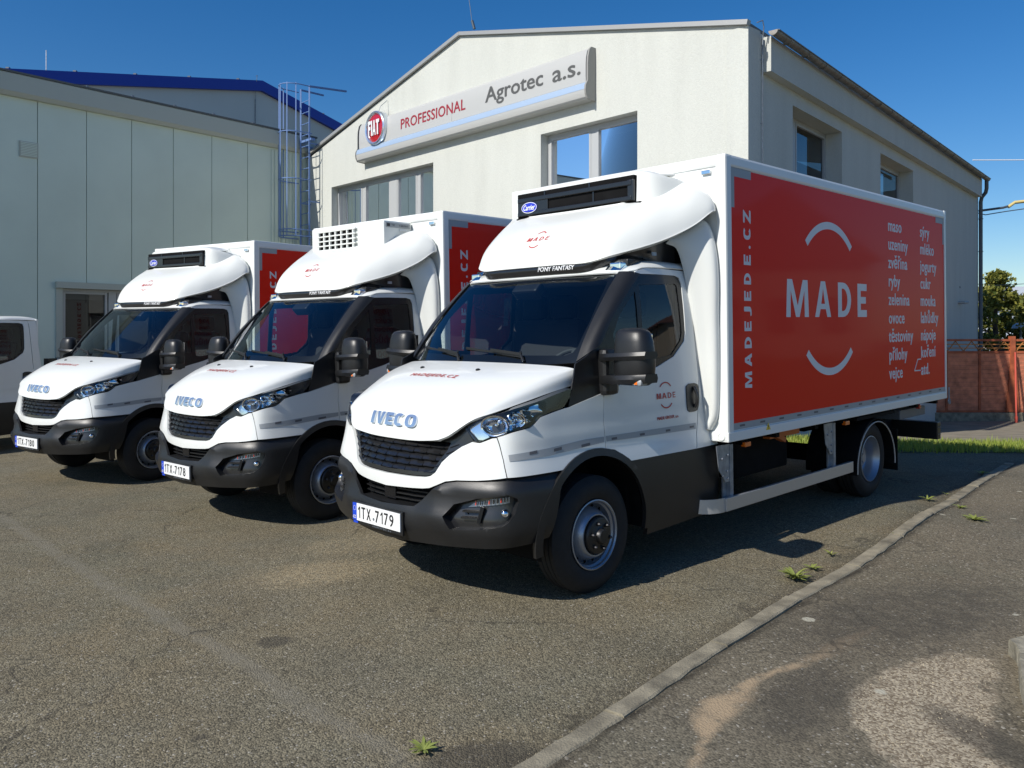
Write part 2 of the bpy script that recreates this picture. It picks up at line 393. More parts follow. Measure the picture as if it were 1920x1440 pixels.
# ================================================================ the delivery truck
def both(o): mirrored(o); return o
def make_wheel(front):
    """wheel with its own origin at the hub, outer side towards +y"""
    mb=MB(); Rt=.372; wd=.205
    prof=[(.226,-.005),(.240,.004),(.275,.012),(.315,.010),(.345,-.004),(.362,-.022)]
    for k,y in enumerate((-.045,-.082,-.119,-.156)): prof+= [(Rt-.002,y+.018),(Rt,y+.012),(Rt,y-.010),(Rt-.010,y-.012),(Rt-.010,y-.017)]
    prof+=[(.362,-.183),(.345,-.200),(.315,-.212),(.275,-.215),(.240,-.207),(.226,-.2)]
    mb.lathe(prof,64)
    tm=mb.mesh('tyre',28)
    rb=MB()
    if front:
        pr=[(.222,-.004),(.2225,.004),(.216,.006),(.209,-.002),(.207,-.018),(.196,-.030),(.192,-.075),(.188,-.085),(.176,-.070),(.160,-.030),(.146,-.002),(.139,.012),(.134,.017),(.126,.017),(.120,.008),(.119,-.004),(.105,-.006)]
        rb.lathe(pr,64); rim=rb.mesh('rim',30)
        hb=MB(); hb.lathe([(.118,-.01),(.118,.030),(.112,.040),(.100,.044),(.060,.046),(.050,.052),(.046,.070),(.040,.078),(0,.080)],40); hub=hb.mesh('hub',30)
        nuts=[]
        for k in range(6):
            a=R(60*k+14); c=(.083*math.cos(a),0,.083*math.sin(a)); nuts.append(MB().lathe([(.013,.04),(.013,.056),(.010,.066),(.006,.071),(0,.072)],8,c).mesh('wheel_nut',30))
        hole=MB()
        for k in range(14):
            a=R(360/14*k); c=(.176*math.cos(a),-.066,.176*math.sin(a)); hole.lathe([(.0135,.012),(.0,.0125)],12,c,smooth=False)
    else:
        pr=[(.222,-.004),(.2225,.004),(.216,.006),(.210,-.002),(.206,-.02),(.197,-.032),(.192,-.05),(.186,-.068),(.183,-.11),(.176,-.128),(.165,-.137),(.150,-.140),(.135,-.150),(.128,-.160),(.09,-.162)]
        rb.lathe(pr,64); rim=rb.mesh('rim',30)
        hb=MB(); hb.lathe([(.095,-.17),(.095,-.10),(.088,-.085),(.05,-.083),(.045,-.06),(0,-.058)],32); hub=hb.mesh('hub',30)
        nuts=[]
        for k in range(6):
            a=R(60*k); c=(.11*math.cos(a),0,.11*math.sin(a)); nuts.append(MB().lathe([(.013,-.165),(.013,-.135),(0,-.132)],8,c).mesh('wheel_nut',30))
        hole=MB()
        for k in range(10):
            a=R(36*k); c=(.150*math.cos(a),-.141,.150*math.sin(a)); hole.lathe([(.016,.004),(.0,.005)],12,c,smooth=False)
    return tm,rim,hub,nuts,hole.mesh('vent_hole',30)
WM={True:make_wheel(True),False:make_wheel(False)}
for k in WM:
    for me,m in zip(WM[k],(rubber,steel,blk if k else steel,galv if not k else satin,dark)):
        for q in (me if isinstance(me,list) else [me]): q.materials.append(m)
def wheel(root,front,loc,flip):
    w_=bpy.data.objects.new('wheel',None); col.objects.link(w_); w_.parent=root; w_.empty_display_size=.2; KIDS.setdefault(root.name,[]).append(w_)
    w_.location=loc; 
    if flip: w_.rotation_euler=(0,0,math.pi)
    for me,n in zip(WM[front],('tyre','rim','hub','wheel_nut','vent_hole')):
        for q in (me if isinstance(me,list) else [me]): link(n,q,w_)
    return w_
def build_cab(root):
    # --- bonnet
    rows=[[(.215,0,1.462),(.205,.3,1.460),(.165,.58,1.453),(.095,.82,1.437),(.073,.868,1.409),(.109,.862,1.322)],
     [(.35,0,1.43),(.345,.3,1.428),(.325,.55,1.418),(.29,.77,1.392),(.265,.832,1.36),(.263,.838,1.291)],
     [(.52,0,1.385),(.515,.28,1.382),(.50,.5,1.37),(.47,.69,1.337),(.455,.77,1.297),(.452,.79,1.242)],
     [(.675,0,1.318),(.67,.25,1.312),(.66,.45,1.295),(.645,.61,1.262),(.64,.70,1.228),(.642,.73,1.19)],
     [(.775,0,1.235),(.772,.22,1.23),(.765,.4,1.215),(.755,.54,1.196),(.75,.625,1.178),(.75,.665,1.155)],
     [(.835,0,1.155),(.832,.2,1.152),(.825,.35,1.145),(.81,.47,1.135),(.798,.555,1.125),(.79,.60,1.112)],
     [(.865,0,1.07),(.862,.18,1.068),(.857,.31,1.065),(.85,.40,1.062),(.846,.47,1.057),(.842,.52,1.05)],
     [(.873,0,.995),(.872,.14,.996),(.87,.25,1.0),(.868,.33,1.007),(.865,.40,1.014),(.862,.45,1.022)]]
    g=patch(rows,7,5); hood=shell(g,'bonnet',white,root,-.02,ang=50)
    bm=bmesh.new(); bm.from_mesh(hood.data); bvh=BVHTree.FromBMesh(bm); bm.free()
    def onhood(x,y,h=0):
        r=bvh.ray_cast(Vector((x,y,2.5)),Vector((0,0,-1))); return tuple(r[0]+r[1]*(h if r[1].z>0 else -h)) if r[0] else (x,y,1.4)
    mb=MB(); put_text(mb,'MADEJEDE.CZ',lambda a,b,h:onhood(.50-b*1.0,a,.0025+h),box=(-.235,.245,-.062,-.012),spacing=1.25,bold=.0009)
    mb.build('bonnet_lettering',redink,hood)
    for y in (-.3,.29):
        p=onhood(.388,y); mb=MB(); mb.lathe([(.016,-.004),(.016,.006),(.008,.011),(0,.012)],12,p,'z'); mb.build('washer_nozzle',blk,hood)
    # --- chrome badge letters on the nose
    def nose(a,b,h=0):
        r=bvh.ray_cast(Vector((2,a,b)),Vector((-1,0,0))); n=r[1] if r[1].x>0 else -r[1]; return tuple(r[0]+n*h)
    gl=[('I',-.248,-.212),('V',-.190,-.100),('E',-.083,-.005),('C',.012,.105),('O',.122,.232)]
    for ch,a0,a1 in gl:
        mb=MB(); put_glyph(mb,ch,lambda a,b,h:nose(a,b,h+.002),(a0,a1,1.074,1.150),w={'I':.5,'V':.36,'E':.40,'C':.34,'O':.31}[ch],depth=.012)
        mb.build('badge_letter',bchrome,root)
    # --- grille
    half_gr=[(0,1.02),(1.2,1.02),(1.9,1.03),(2.4,1.045),(2.75,1.066),(3.30,1.116),(3.36,1.092),(3.74,1.02),(3.315,.989),(2.827,.934),(2.519,.889),(2.25,.825),(2.05,.803),(1.8,.792),(1.188,.787),(0,.785)]
    gs=panel('grille_surround',SF,half(half_gr),.28,.03,satin,root,.01,-.016,holes=[half([(0,1.0),(1.2,1.0),(1.8,1.0),(2.45,1.005),(2.75,1.0),(2.62,.95),(2.35,.895),(2.05,.83),(1.8,.815),(0,.807)])])
    panel('grille_backing',SF,half([(0,1.01),(1.8,1.01),(2.6,1.01),(2.85,1.0),(2.7,.94),(2.4,.88),(2.1,.81),(1.8,.80),(0,.795)]),.3,.04,dark,root,.004,-.06)
    for zi,(z,tw) in enumerate(((.827,1.98),(.866,2.2),(.905,2.42),(.944,2.6),(.982,2.74))):
        mb=MB(); st=.30; n=int(tw/st*2); 
        for k in range(n):
            a=-tw+2*tw*k/n; b=a+2*tw/n; o=.006 if (k+zi)%2 else 0
            up=.015; lo=.014
            q=[SF(a,z+up+o*.5,-.040),SF(b,z+up+o*.5,-.040),SF(b,z-lo,-.012-o),SF(a,z-lo,-.012-o)]
            q2=[SF(a,z-lo-.007,-.020-o),SF(b,z-lo-.007,-.020-o)]
            mb.add(q,[(0,3,2,1)]); mb.add([q[3],q[2],q2[1],q2[0]],[(0,3,2,1)]); mb.add([SF(b,z-lo-.007,-.02-o),SF(b,z-lo,-.012-o),SF(b,z+up,-.04),SF(b,z,-.055)],[(0,1,2,3)]); mb.add([SF(a,z-lo-.007,-.02-o),SF(a,z-lo,-.012-o),SF(a,z+up,-.04),SF(a,z,-.055)],[(3,2,1,0)])
        for s in (-1,1):   # end fin
            mb.add([SF(s*tw,z+.012,-.03),SF(s*tw,z-.014,-.012),SF(s*(tw+.42),z+.012,-.012)],[(0,1,2) if s>0 else (2,1,0)])
        mb.build('grille_slat',satin,root)
    # --- white front mask
    m=[(0,.70),(1.166,.71),(1.7,.716),(2.0,.724),(2.365,.75),(2.72,.776),(3.2,.79),(4.064,.798),(5.53,.821),(5.35,.92),(4.91,1.046),(4.669,1.042),(4.1,1.012),(3.884,1.012),(3.74,1.016),(3.315,.985),(2.827,.930),(2.519,.885),(2.25,.820),(2.05,.797),(1.8,.786),(1.188,.781),(0,.779)]
    panel('front_mask',SF,half(m),.22,.025,white,root,.02)
    f=[(5.585,.821),(7.818,.825),(7.95,.826),(8.273,.864),(8.669,.893),(9.043,.907),(9.395,.908),(9.40,.947),(9.375,1.089),(9.45,1.235),(9.42,1.264),(8.84,1.231),(8.195,1.195),(7.991,1.19),(7.621,1.176),(7.064,1.153),(6.831,1.117),(6.627,1.096),(5.869,1.077),(4.96,1.05),(5.405,.92)]
    both(panel('fender',SF,f,.2,.025,white,root,.015))
    # --- lower bumper
    low=[(0,.375),(2,.385),(5,.41),(6.7,.42),(7.3,.44),(7.50,.56),(7.62,.70),(7.83,.815),(5.573,.811),(4.06,.788),(3.2,.78),(2.72,.766),(2.365,.74),(2.1,.70),(1.75,.645),(1.45,.606),(0,.596)]
    fog=[(2.823,.576),(3.153,.65),(4.059,.694),(5.573,.726),(6.02,.70),(6.07,.68),(5.944,.617),(5.749,.574),(5.5,.55),(5.016,.537),(3.943,.514),(3.139,.504),(2.965,.54)]
    mfog=[(-a,b) for a,b in fog]
    def BF(t,z,h=0):
        a=abs(t); e=0
        if a<3.2 and z<.74: # the flank round the air intake stands proud
            e=.022*max(0,1-abs(a-2.35)/.8)*min(1,max(0,(z-.45)/.12))
        if z>.745: e-=(z-.745)*.55
        if z<.49: e-=(.49-z)*.30
        return S(t,z,h+e+.010)
    lampd=MAT['dim_reflector']
    bu=panel('bumper',BF,half(low),.2,.028,blk,root,.02,holes=[fog,mfog])
    ib=panel('air_intake',SF,half([(0,.72),(1.166,.725),(2.0,.735),(2.6,.76),(2.5,.73),(2.2,.69),(1.9,.63),(1.6,.59),(0,.58)]),.25,.03,dark,bu,.004,-.085)
    for z in (.628,.655,.682):
        mb=MB()
        for s in (-1,1):
            L=[.25,1.0,1.6] if z<.64 else [.25,1.0,1.75]
            for a,b in zip(L,L[1:]): mb.seg(SF(s*a,z,-.05),SF(s*b,z,-.055),.02,.008)
        mb.build('intake_louvre',blk,bu)
    MB().box((.885,0,.655),(.03,.12,.085),bev=.006).build('radar_cover',blk2,bu)
    MB().grid([[SF(t/4,.60,0) for t in range(-6,7)],[SF(t/4,.604,-.085) for t in range(-6,7)]],flip=False).build('intake_shelf',blk,bu)
    for sgn in (1,-1):
        pf=[(sgn*a,b) for a,b in fog]
        fb=panel('fog_recess',SF,pf,.25,.03,satin,root,.004,-.045)
        mb=MB(); n=len(fog)
        dn=densify(pf,.25,.03)
        rr=[[SF(a,b,0) for a,b in dn+[dn[0]]],[SF(a,b,-.045) for a,b in dn+[dn[0]]]]
        mb.grid(rr,0,True,flip=sgn<0); mb.build('recess_lip',blk,fb)
        fl=[(sgn*a,b) for a,b in [(3.604,.634),(3.845,.662),(4.666,.690),(5.70,.706),(5.71,.672),(4.568,.653)]]
        panel('indicator_lens',SF,fl,.2,.02,lampd,fb,.006,-.034)
        for k in range(9):
            t=3.95+k*.2; mb=MB(); mb.seg(SF(sgn*t,.650+.004*k,-.02),SF(sgn*t,.676+.0038*k,-.02),.006); mb.build('lens_rib',satin if k%3 else redlens,fb)
        c=SF(sgn*5.443,.612,-.03); mb=MB(); mb.lathe([(.0,.03),(.012,.028),(.021,.02),(.024,.008),(.024,-.01)],20,(0,0,0),'x'); d=Vector(SF(sgn*5.443,.612,.05))-Vector(SF(sgn*5.443,.612,0)); q=d.to_track_quat('X','Z').to_matrix().to_4x4()
        mb.v=[tuple(q@Vector(v)+Vector(c)) for v in mb.v]; mb.build('fog_lamp',chrome,fb)
        for z in (.575,.61):
            MB().seg(SF(sgn*3.45,z,-.03),SF(sgn*4.2,z+.006,-.03),.03,.010).build('recess_louvre',blk,fb)
        MB().seg(SF(sgn*4.25,.645,-.02),SF(sgn*4.15,.55,-.03),.02,.02).build('recess_divider',blk,fb)
    # --- headlights
    HL=[(3.36,1.098),(3.7,1.138),(4.085,1.160),(4.983,1.190),(6.16,1.224),(7.038,1.253),(8.313,1.310),(8.252,1.26),(7.991,1.198),(7.621,1.184),(7.064,1.160),(6.831,1.124),(6.627,1.103),(5.869,1.084),(4.669,1.049),(4.12,1.020),(3.884,1.019),(3.60,1.062)]
    hs=panel('headlight',SF,HL,.25,.03,satin,root,.006,-.060)
    dn=densify(HL,.25,.03); MB().grid([[SF(a,b,-.002) for a,b in dn+[dn[0]]],[SF(a,b,-.060) for a,b in dn+[dn[0]]]],flip=False).build('lamp_rim',satin,hs)
    def wavy(t,z,h=0):
        return S(t,z,h+.006*math.sin(t*7.3+z*31)+.004*math.sin(z*95+t*2))
    panel('lamp_reflector',wavy,[(5.35,1.176),(5.819,1.186),(6.766,1.217),(7.40,1.247),(7.52,1.225),(7.45,1.19),(7.008,1.165),(6.78,1.130),(6.50,1.108),(5.834,1.088),(5.35,1.075)],.09,.01,chrome,hs,.003,-.036)
    panel('running_light',SF,[(3.40,1.098),(3.72,1.133),(3.98,1.146),(4.02,1.12),(4.25,1.07),(4.45,1.046),(4.12,1.026),(3.90,1.026),(3.62,1.064)],.2,.02,chrome,hs,.003,-.030)
    c=Vector(SF(4.72,1.112,-.035)); d=Vector(SF(4.72,1.112,.05))-Vector(SF(4.72,1.112,0)); q=d.to_track_quat('X','Z').to_matrix().to_4x4()
    for rad,cc,tt in ((.056,(4.75,1.113),0),(.040,(6.15,1.145),1)):
        mb=MB(); mb.lathe([(rad,.024),(rad*.95,.0),(rad*.75,-.016),(rad*.4,-.024),(0,-.026)],28,(0,0,0),'x'); mb.lathe([(rad*1.0,.024),(rad*1.12,.026),(rad*1.13,.01)],28,(0,0,0),'x')
        c=Vector(SF(cc[0],cc[1],-.038)); mb.v=[tuple(q@Vector((v[0],v[1]*1.45,v[2]))+c) for v in mb.v]; mb.build('lamp_bowl',chrome,hs)
        mb=MB(); mb.lathe([(0,.012),(.010,.008),(.013,-.004),(.013,-.02)],12,(0,0,0),'x'); mb.v=[tuple(q@Vector(v)+c) for v in mb.v]; mb.build('bulb',chrome,hs)
    panel('lamp_glass',SF,HL,.25,.03,lens,hs,0,-.001)
    both(hs)
    # --- windscreen
    clear=[(0,2.03),(.45,2.028),(.68,2.024),(.728,2.008),(.745,1.96),(.79,1.74),(.803,1.57),(.79,1.53),(.75,1.512),(.417,1.511),(0,1.511)]
    wo=[(0,2.063),(.45,2.066),(.774,2.066),(.80,1.9),(.833,1.7),(.852,1.465),(.642,1.452),(.353,1.449),(0,1.449)]
    ws=panel('windscreen',WF,half(wo),.07,.06,wsglass,root,0,0)
    panel('black_border',WF,half(wo),.07,.06,blk2,ws,.003,-.004,holes=[half(clear)])
    MB().box((-.40,0,1.965),(.10,.26,.10),Matrix.Rotation(R(-45),3,'Y'),bev=.02).build('camera_pod',blk,ws)
    # wipers
    for y0,y1,z1 in ((-.10,-.70,0),(.50,-.10,0)):
        mb=MB(); P=lambda y,z,h:WF(y,z,h)
        mb.tube([P(y0,1.462,.012),P(y0-.03,1.49,.028),P(y0-.05,1.515,.030)],[.010,.008,.007],8)
        mb.seg(P(y0-.03,1.497,.030),P(y0-.32,1.527,.026),.012,.018)
        mb.seg(P(y0-.02,1.490,.016),P(y0-.60,1.545,.012),.008,.016); mb.seg(P(y0-.02,1.490,.004),P(y0-.60,1.545,.004),.004,.014)
        mb.build('wiper',blk,root)
    # --- black windscreen pillar
    pin=[(.774,2.066),(.79,1.93),(.812,1.756),(.83,1.60),(.848,1.465)]; pout=[(10.65,2.056),(10.33,1.925),(9.92,1.77),(9.65,1.66),(9.46,1.585)]
    rws=[]
    for (a,b),(t,z) in zip(pin,pout):
        p=Vector(WF(a,b,.004)); q_=Vector(SF(t,z,.003)); r=[]
        for k in range(7):
            u=k/6; m_=p.lerp(q_,u); n_=Vector((.5,.86,.15)); r.append(tuple(m_+n_*(.028*math.sin(math.pi*u))))
        rws.append(r)
    both(shell(patch(rws,1,5,False),'windscreen_pillar',blk,root,.008,ang=60))
    both(panel('cowl_trim',SF,[(8.50,1.462),(8.9,1.505),(9.46,1.60),(9.42,1.547),(9.43,1.447),(9.43,1.268),(8.84,1.234),(8.195,1.198),(8.33,1.30),(8.44,1.40)],.2,.03,blk,root,.01,-.004))
    mb=MB(); mb.grid([[WF(y/20,1.463,-.002) for y in range(-17,18)],[(WF(y/20,1.455,0)[0]-.1,y/20,1.42) for y in range(-17,18)]]); mb.build('cowl',blk,root)
    # --- doors, side windows
    D=[(9.418,.908),(9.70,.893),(9.91,.855),(10.083,.805),(11.635,.797),(11.752,.976),(11.879,1.296),(11.815,1.762),(11.794,2.033),(11.78,2.075),(11.753,2.097),(11.196,2.105),(10.80,2.100),(10.593,2.076),(10.498,2.045),(10.57,2.058),(11.041,2.062),(11.49,2.060),(11.60,2.045),(11.632,2.0),(11.609,1.643),(11.562,1.578),(11.274,1.472),(10.774,1.394),(9.839,1.288),(9.444,1.266),(9.46,1.235),(9.395,1.089),(9.42,.947)]
    dr=panel('door',SF,D,.18,.03,white,root,.015)
    wb=[(10.46,2.042),(10.563,2.062),(10.998,2.062),(11.49,2.059),(11.59,2.045),(11.628,2.004),(11.605,1.643),(11.558,1.578),(11.27,1.472),(10.773,1.396),(9.839,1.290),(9.448,1.268),(9.40,1.46),(9.43,1.56),(9.62,1.65),(9.93,1.775)]
    gm=[(10.623,1.979),(11.48,1.999),(11.52,1.985),(11.528,1.643),(11.482,1.585),(11.231,1.486),(10.724,1.457),(10.61,1.466),(10.592,1.625)]
    gq=[(10.515,1.934),(10.515,1.809),(10.505,1.626),(10.49,1.504),(9.965,1.524),(9.913,1.642),(10.13,1.775)]
    panel('window_frame',SF,wb,.18,.04,blk2,dr,.012,-.006,holes=[gm,gq])
    panel('side_window',SF,gm,.25,.08,sideglass,dr,0,-.012); panel('quarter_window',SF,gq,.25,.08,sideglass,dr,0,-.012)
    mb=MB(); ts=[11.50,11.53,11.64,11.79,11.835,11.84,11.79,11.66,11.54,11.51]; 
    hp=smooth_poly([(11.52,1.268),(11.80,1.270),(11.845,1.228),(11.838,1.150),(11.79,1.075),(11.70,1.062),(11.53,1.064),(11.505,1.11),(11.51,1.20)],1)
    panel_mb(SF,hp,.08,.03,.02,.008,mb=mb); h_=mb.build('door_handle',blk,dr)
    mb=MB(); mb.tube([SF(11.69,1.095,.012),SF(11.70,1.13,.030),SF(11.705,1.19,.034),SF(11.70,1.245,.012)],.012,8); mb.build('grip',satin,dr)
    DL=lambda a,b,h=0:SF(tx(-a),b,.003+h)
    mb=MB()
    for ch,a0,a1 in (('M',.690,.745),('A',.755,.808),('D',.824,.868),('E',.886,.918)): put_glyph(mb,ch,DL,(a0,a1,1.183,1.222),w=.24)
    mb.build('door_logo',redink,dr); mb=MB(); arc_band(mb,DL,.803,1.207,.092,.083,42,138,14); mb.build('door_logo_arc',redink,dr); mb=MB(); arc_band(mb,DL,.803,1.204,.083,.092,222,318,14); mb.build('door_logo_arc',redink,dr)
    mb=MB(); put_text(mb,'MADE GROUP, a.s.',DL,box=(.681,.938,1.036,1.060),bold=.0012); mb.build('door_lettering',redink,dr)
    panel('reflective_strip',SF,[(9.425,.988),(9.45,.953),(11.70,.935),(11.712,.979)],.3,.02,tape,dr,.0,.003)
    for k in range(4):
        x=-.17-k*.30; panel('strip_mark',SF,[(tx(x),.972-.003*k),(tx(x),.957-.003*k),(tx(x-.055),.957-.003*k),(tx(x-.055),.972-.003*k)],.1,.01,tapemark,dr,0,.0045)
    both(dr)
    s_=panel('reflective_strip',SF,[(5.66,.950),(5.74,.912),(7.4,.921),(9.36,.951),(9.365,.986),(8.7,.986),(7.4,.966)],.2,.02,tape,root,0,.003)
    both(s_)
    for t in (6.6,7.55,8.55): both(panel('strip_mark',SF,[(t,.958),(t,.940),(t+.30,.945),(t+.30,.963)],.1,.01,tapemark,root,0,.0045))
    # --- rear corner of the cab and back wall
    B=[(11.655,.797),(11.77,.976),(11.897,1.296),(11.833,1.762),(11.812,2.033),(11.77,2.097),(12.05,2.10),(12.06,1.762),(12.16,1.296),(12.22,.976),(12.22,.80)]
    both(panel('cab_corner',SF,B,.15,.05,white,root,.015))
    mb=MB(); mb.box((-1.345,0,1.45),(.03,1.72,1.35)); mb.build('cab_back_wall',white,root)
    # --- sills and wheel arches
    arch=[(tx(.53*math.cos(R(a))),.40+.525*math.sin(R(a))) for a in range(0,181,9)]
    lip=[(tx(.527*math.cos(R(a))),.40+.522*math.sin(R(a))) for a in range(-8,189,7)]+[(tx(.475*math.cos(R(a))),.40+.475*math.sin(R(a))) for a in range(188,-9,-7)]
    both(panel('arch_moulding',SF,lip,.15,.03,blk,root,.03,.012))
    sill=[(tx(-.50),.60),(tx(-.42),.72),(tx(-.34),.80),(10.083,.803),(11.64,.794),(12.22,.797),(12.22,.30),(tx(-.52),.28),(tx(-.53),.42)]
    both(panel('sill',SF,sill,.2,.05,blk,root,.03,-.004))
    mb=MB(); prof=[]
    rr=[[(.50*math.cos(R(a)),y,.40+.49*math.sin(R(a))) for a in range(-12,193,8)] for y in (.95,.55)]
    mb.grid(rr); both(mb.build('wheel_arch_liner',dark,root))
    # --- roof
    rr=[[(-.420,0,2.066),(-.430,.35,2.068),(-.455,.6,2.069),(-.472,.70,2.069),(-.484,.75,2.069),(-.494,.79,2.067)],
        [(-.49,0,2.112),(-.495,.35,2.112),(-.515,.6,2.11),(-.535,.72,2.104),(-.55,.80,2.092),(-.575,.842,2.082)],
        [(-.63,0,2.155),(-.63,.35,2.155),(-.645,.6,2.153),(-.66,.735,2.146),(-.67,.815,2.124),(-.68,.853,2.106)],
        [(-.9,0,2.172),(-.9,.35,2.172),(-.9,.6,2.172),(-.9,.745,2.168),(-.9,.825,2.145),(-.9,.857,2.113)],
        [(-1.2,0,2.172),(-1.2,.35,2.172),(-1.2,.6,2.172),(-1.2,.74,2.166),(-1.2,.82,2.142),(-1.2,.856,2.112)],
        [(-1.36,0,2.15),(-1.36,.35,2.15),(-1.36,.6,2.15),(-1.36,.74,2.145),(-1.36,.81,2.125),(-1.36,.85,2.105)]]
    shell(patch(rr,5,5),'roof',white,root,.01,ang=60)
    # --- mirrors
    mm=MB()
    def sup(cx,cy,rx,ry,z,n=28,e=2.6): 
        return [(cx+rx*math.copysign(abs(math.cos(2*math.pi*k/n))**(2/e),math.cos(2*math.pi*k/n)),cy+ry*math.copysign(abs(math.sin(2*math.pi*k/n))**(2/e),math.sin(2*math.pi*k/n)),z) for k in range(n)]
    secs=[(0,1.19,.005,.01,1.325),(0,1.19,.055,.10,1.328),(0,1.192,.078,.122,1.345),(0,1.195,.088,.130,1.38),(0,1.197,.092,.134,1.45),(0,1.196,.092,.133,1.52),(0,1.192,.086,.126,1.60),(0,1.188,.074,.114,1.65),(0,1.186,.058,.096,1.672),(0,1.185,.03,.06,1.682),(0,1.185,.004,.01,1.684)]
    rings=[sup(-.11+c[0],*c[1:]) for c in secs]; rings=[r+[r[0]] for r in rings]
    mm.grid(rings,flip=False); mi_=mm.build('mirror',blk,root,ang=40,fix=True)
    mb=MB(); mb.box((-.190,1.185,1.56),(.012,.175,.17),bev=.005); mb.box((-.190,1.185,1.41),(.012,.16,.08),bev=.005); mb.build('mirror_glass',chrome,mi_)
    for z,zz in ((1.515,.023),(1.372,.027)):
        mb=MB(); sec=[]; 
        for k in range(9):
            u=k/8; y=.925+.405*u; x=-.085+.085*min(1,u*2.2)**.7-.10*max(0,u-.8)**1.2*2; sec.append([(x-.008+dx,y,z+dz-.02*(1-u)) for dx,dz in ((-.004,zz),(.006,0),(-.004,-zz),(-.12,-zz),(-.13,0),(-.12,zz),(-.004,zz))])
        mb.grid(sec); mb.add([p for p in sec[0][:6]],[(0,1,2,3,4,5)]); mb.add([p for p in sec[-1][:6]],[(5,4,3,2,1,0)]); mb.build('mirror_arm',blk,mi_,ang=40,fix=True)
    MB().box((-.16,.945,1.40),(.14,.08,.30),bev=.03).build('mirror_base',blk,mi_)
    mb=MB(); mb.box((-.055,1.275,1.352),(.075,.075,.045),bev=.018); mb.build('indicator',lens if 0 else tape,mi_); MB().box((-.0215,1.272,1.352),(.01,.022,.03)).build('bulb',orange,mi_)
    both(mi_)
    # --- interior
    MB().box((-.10,0,1.335),(.44,1.60,.12),bev=.05).box((-.18,0,1.22),(.25,1.6,.35)).build('dashboard',dashm,root)
    mb=MB(); M=Matrix.Rotation(R(-38),3,'Y'); ring=[Vector((-.34,.40,1.37))+M@Vector((0,.20*math.cos(a),.20*math.sin(a))) for a in [2*math.pi*k/24 for k in range(25)]]
    mb.tube(ring,.016,8,caps=False); mb.seg(ring[0],ring[12],.03); mb.seg(ring[6],ring[18],.03); mb.tube([(-.34,.40,1.37),(-.15,.40,1.28)],.05,10); mb.build('steering_wheel',dashm,root)
    for y in (.42,-.28,-.62):
        MB().box((-.78,y,1.10),(.50,.44,.16),bev=.05).box((-1.06,y,1.45),(.14,.44,.62),Matrix.Rotation(R(-8),3,'Y'),bev=.05).box((-1.10,y,1.86),(.10,.24,.20),bev=.04).build('seat',seatm,root)
    MB().box((-.55,0,.90),(1.5,1.7,.06)).build('cab_floor',dashm,root)
    mb=MB(); mb.box((-1.325,0,1.50),(.01,1.68,1.2)); mb.box((-.9,0,2.04),(.85,1.5,.015)); mb.build('cab_lining',liner,root)
    for s in (1,-1): MB().box((-1.22,s*.80,1.5),(.14,.05,1.2)).box((-.6,s*.86,1.12),(1.1,.04,.42)).build('door_trim',dashm,root)
    # --- running gear
    for s in (1,-1): wheel(root,True,(0,s*.948,.372),s<0)
    mb=MB(); mb.box((0,0,.40),(.12,1.5,.10)); mb.box((.1,0,.75),(1.2,1.1,.5)); mb.box((.55,0,.50),(.5,1.3,.2)); mb.box((-.9,0,.55),(.9,1.7,.4)); mb.build('engine_bay',dark,root)
    return onhood
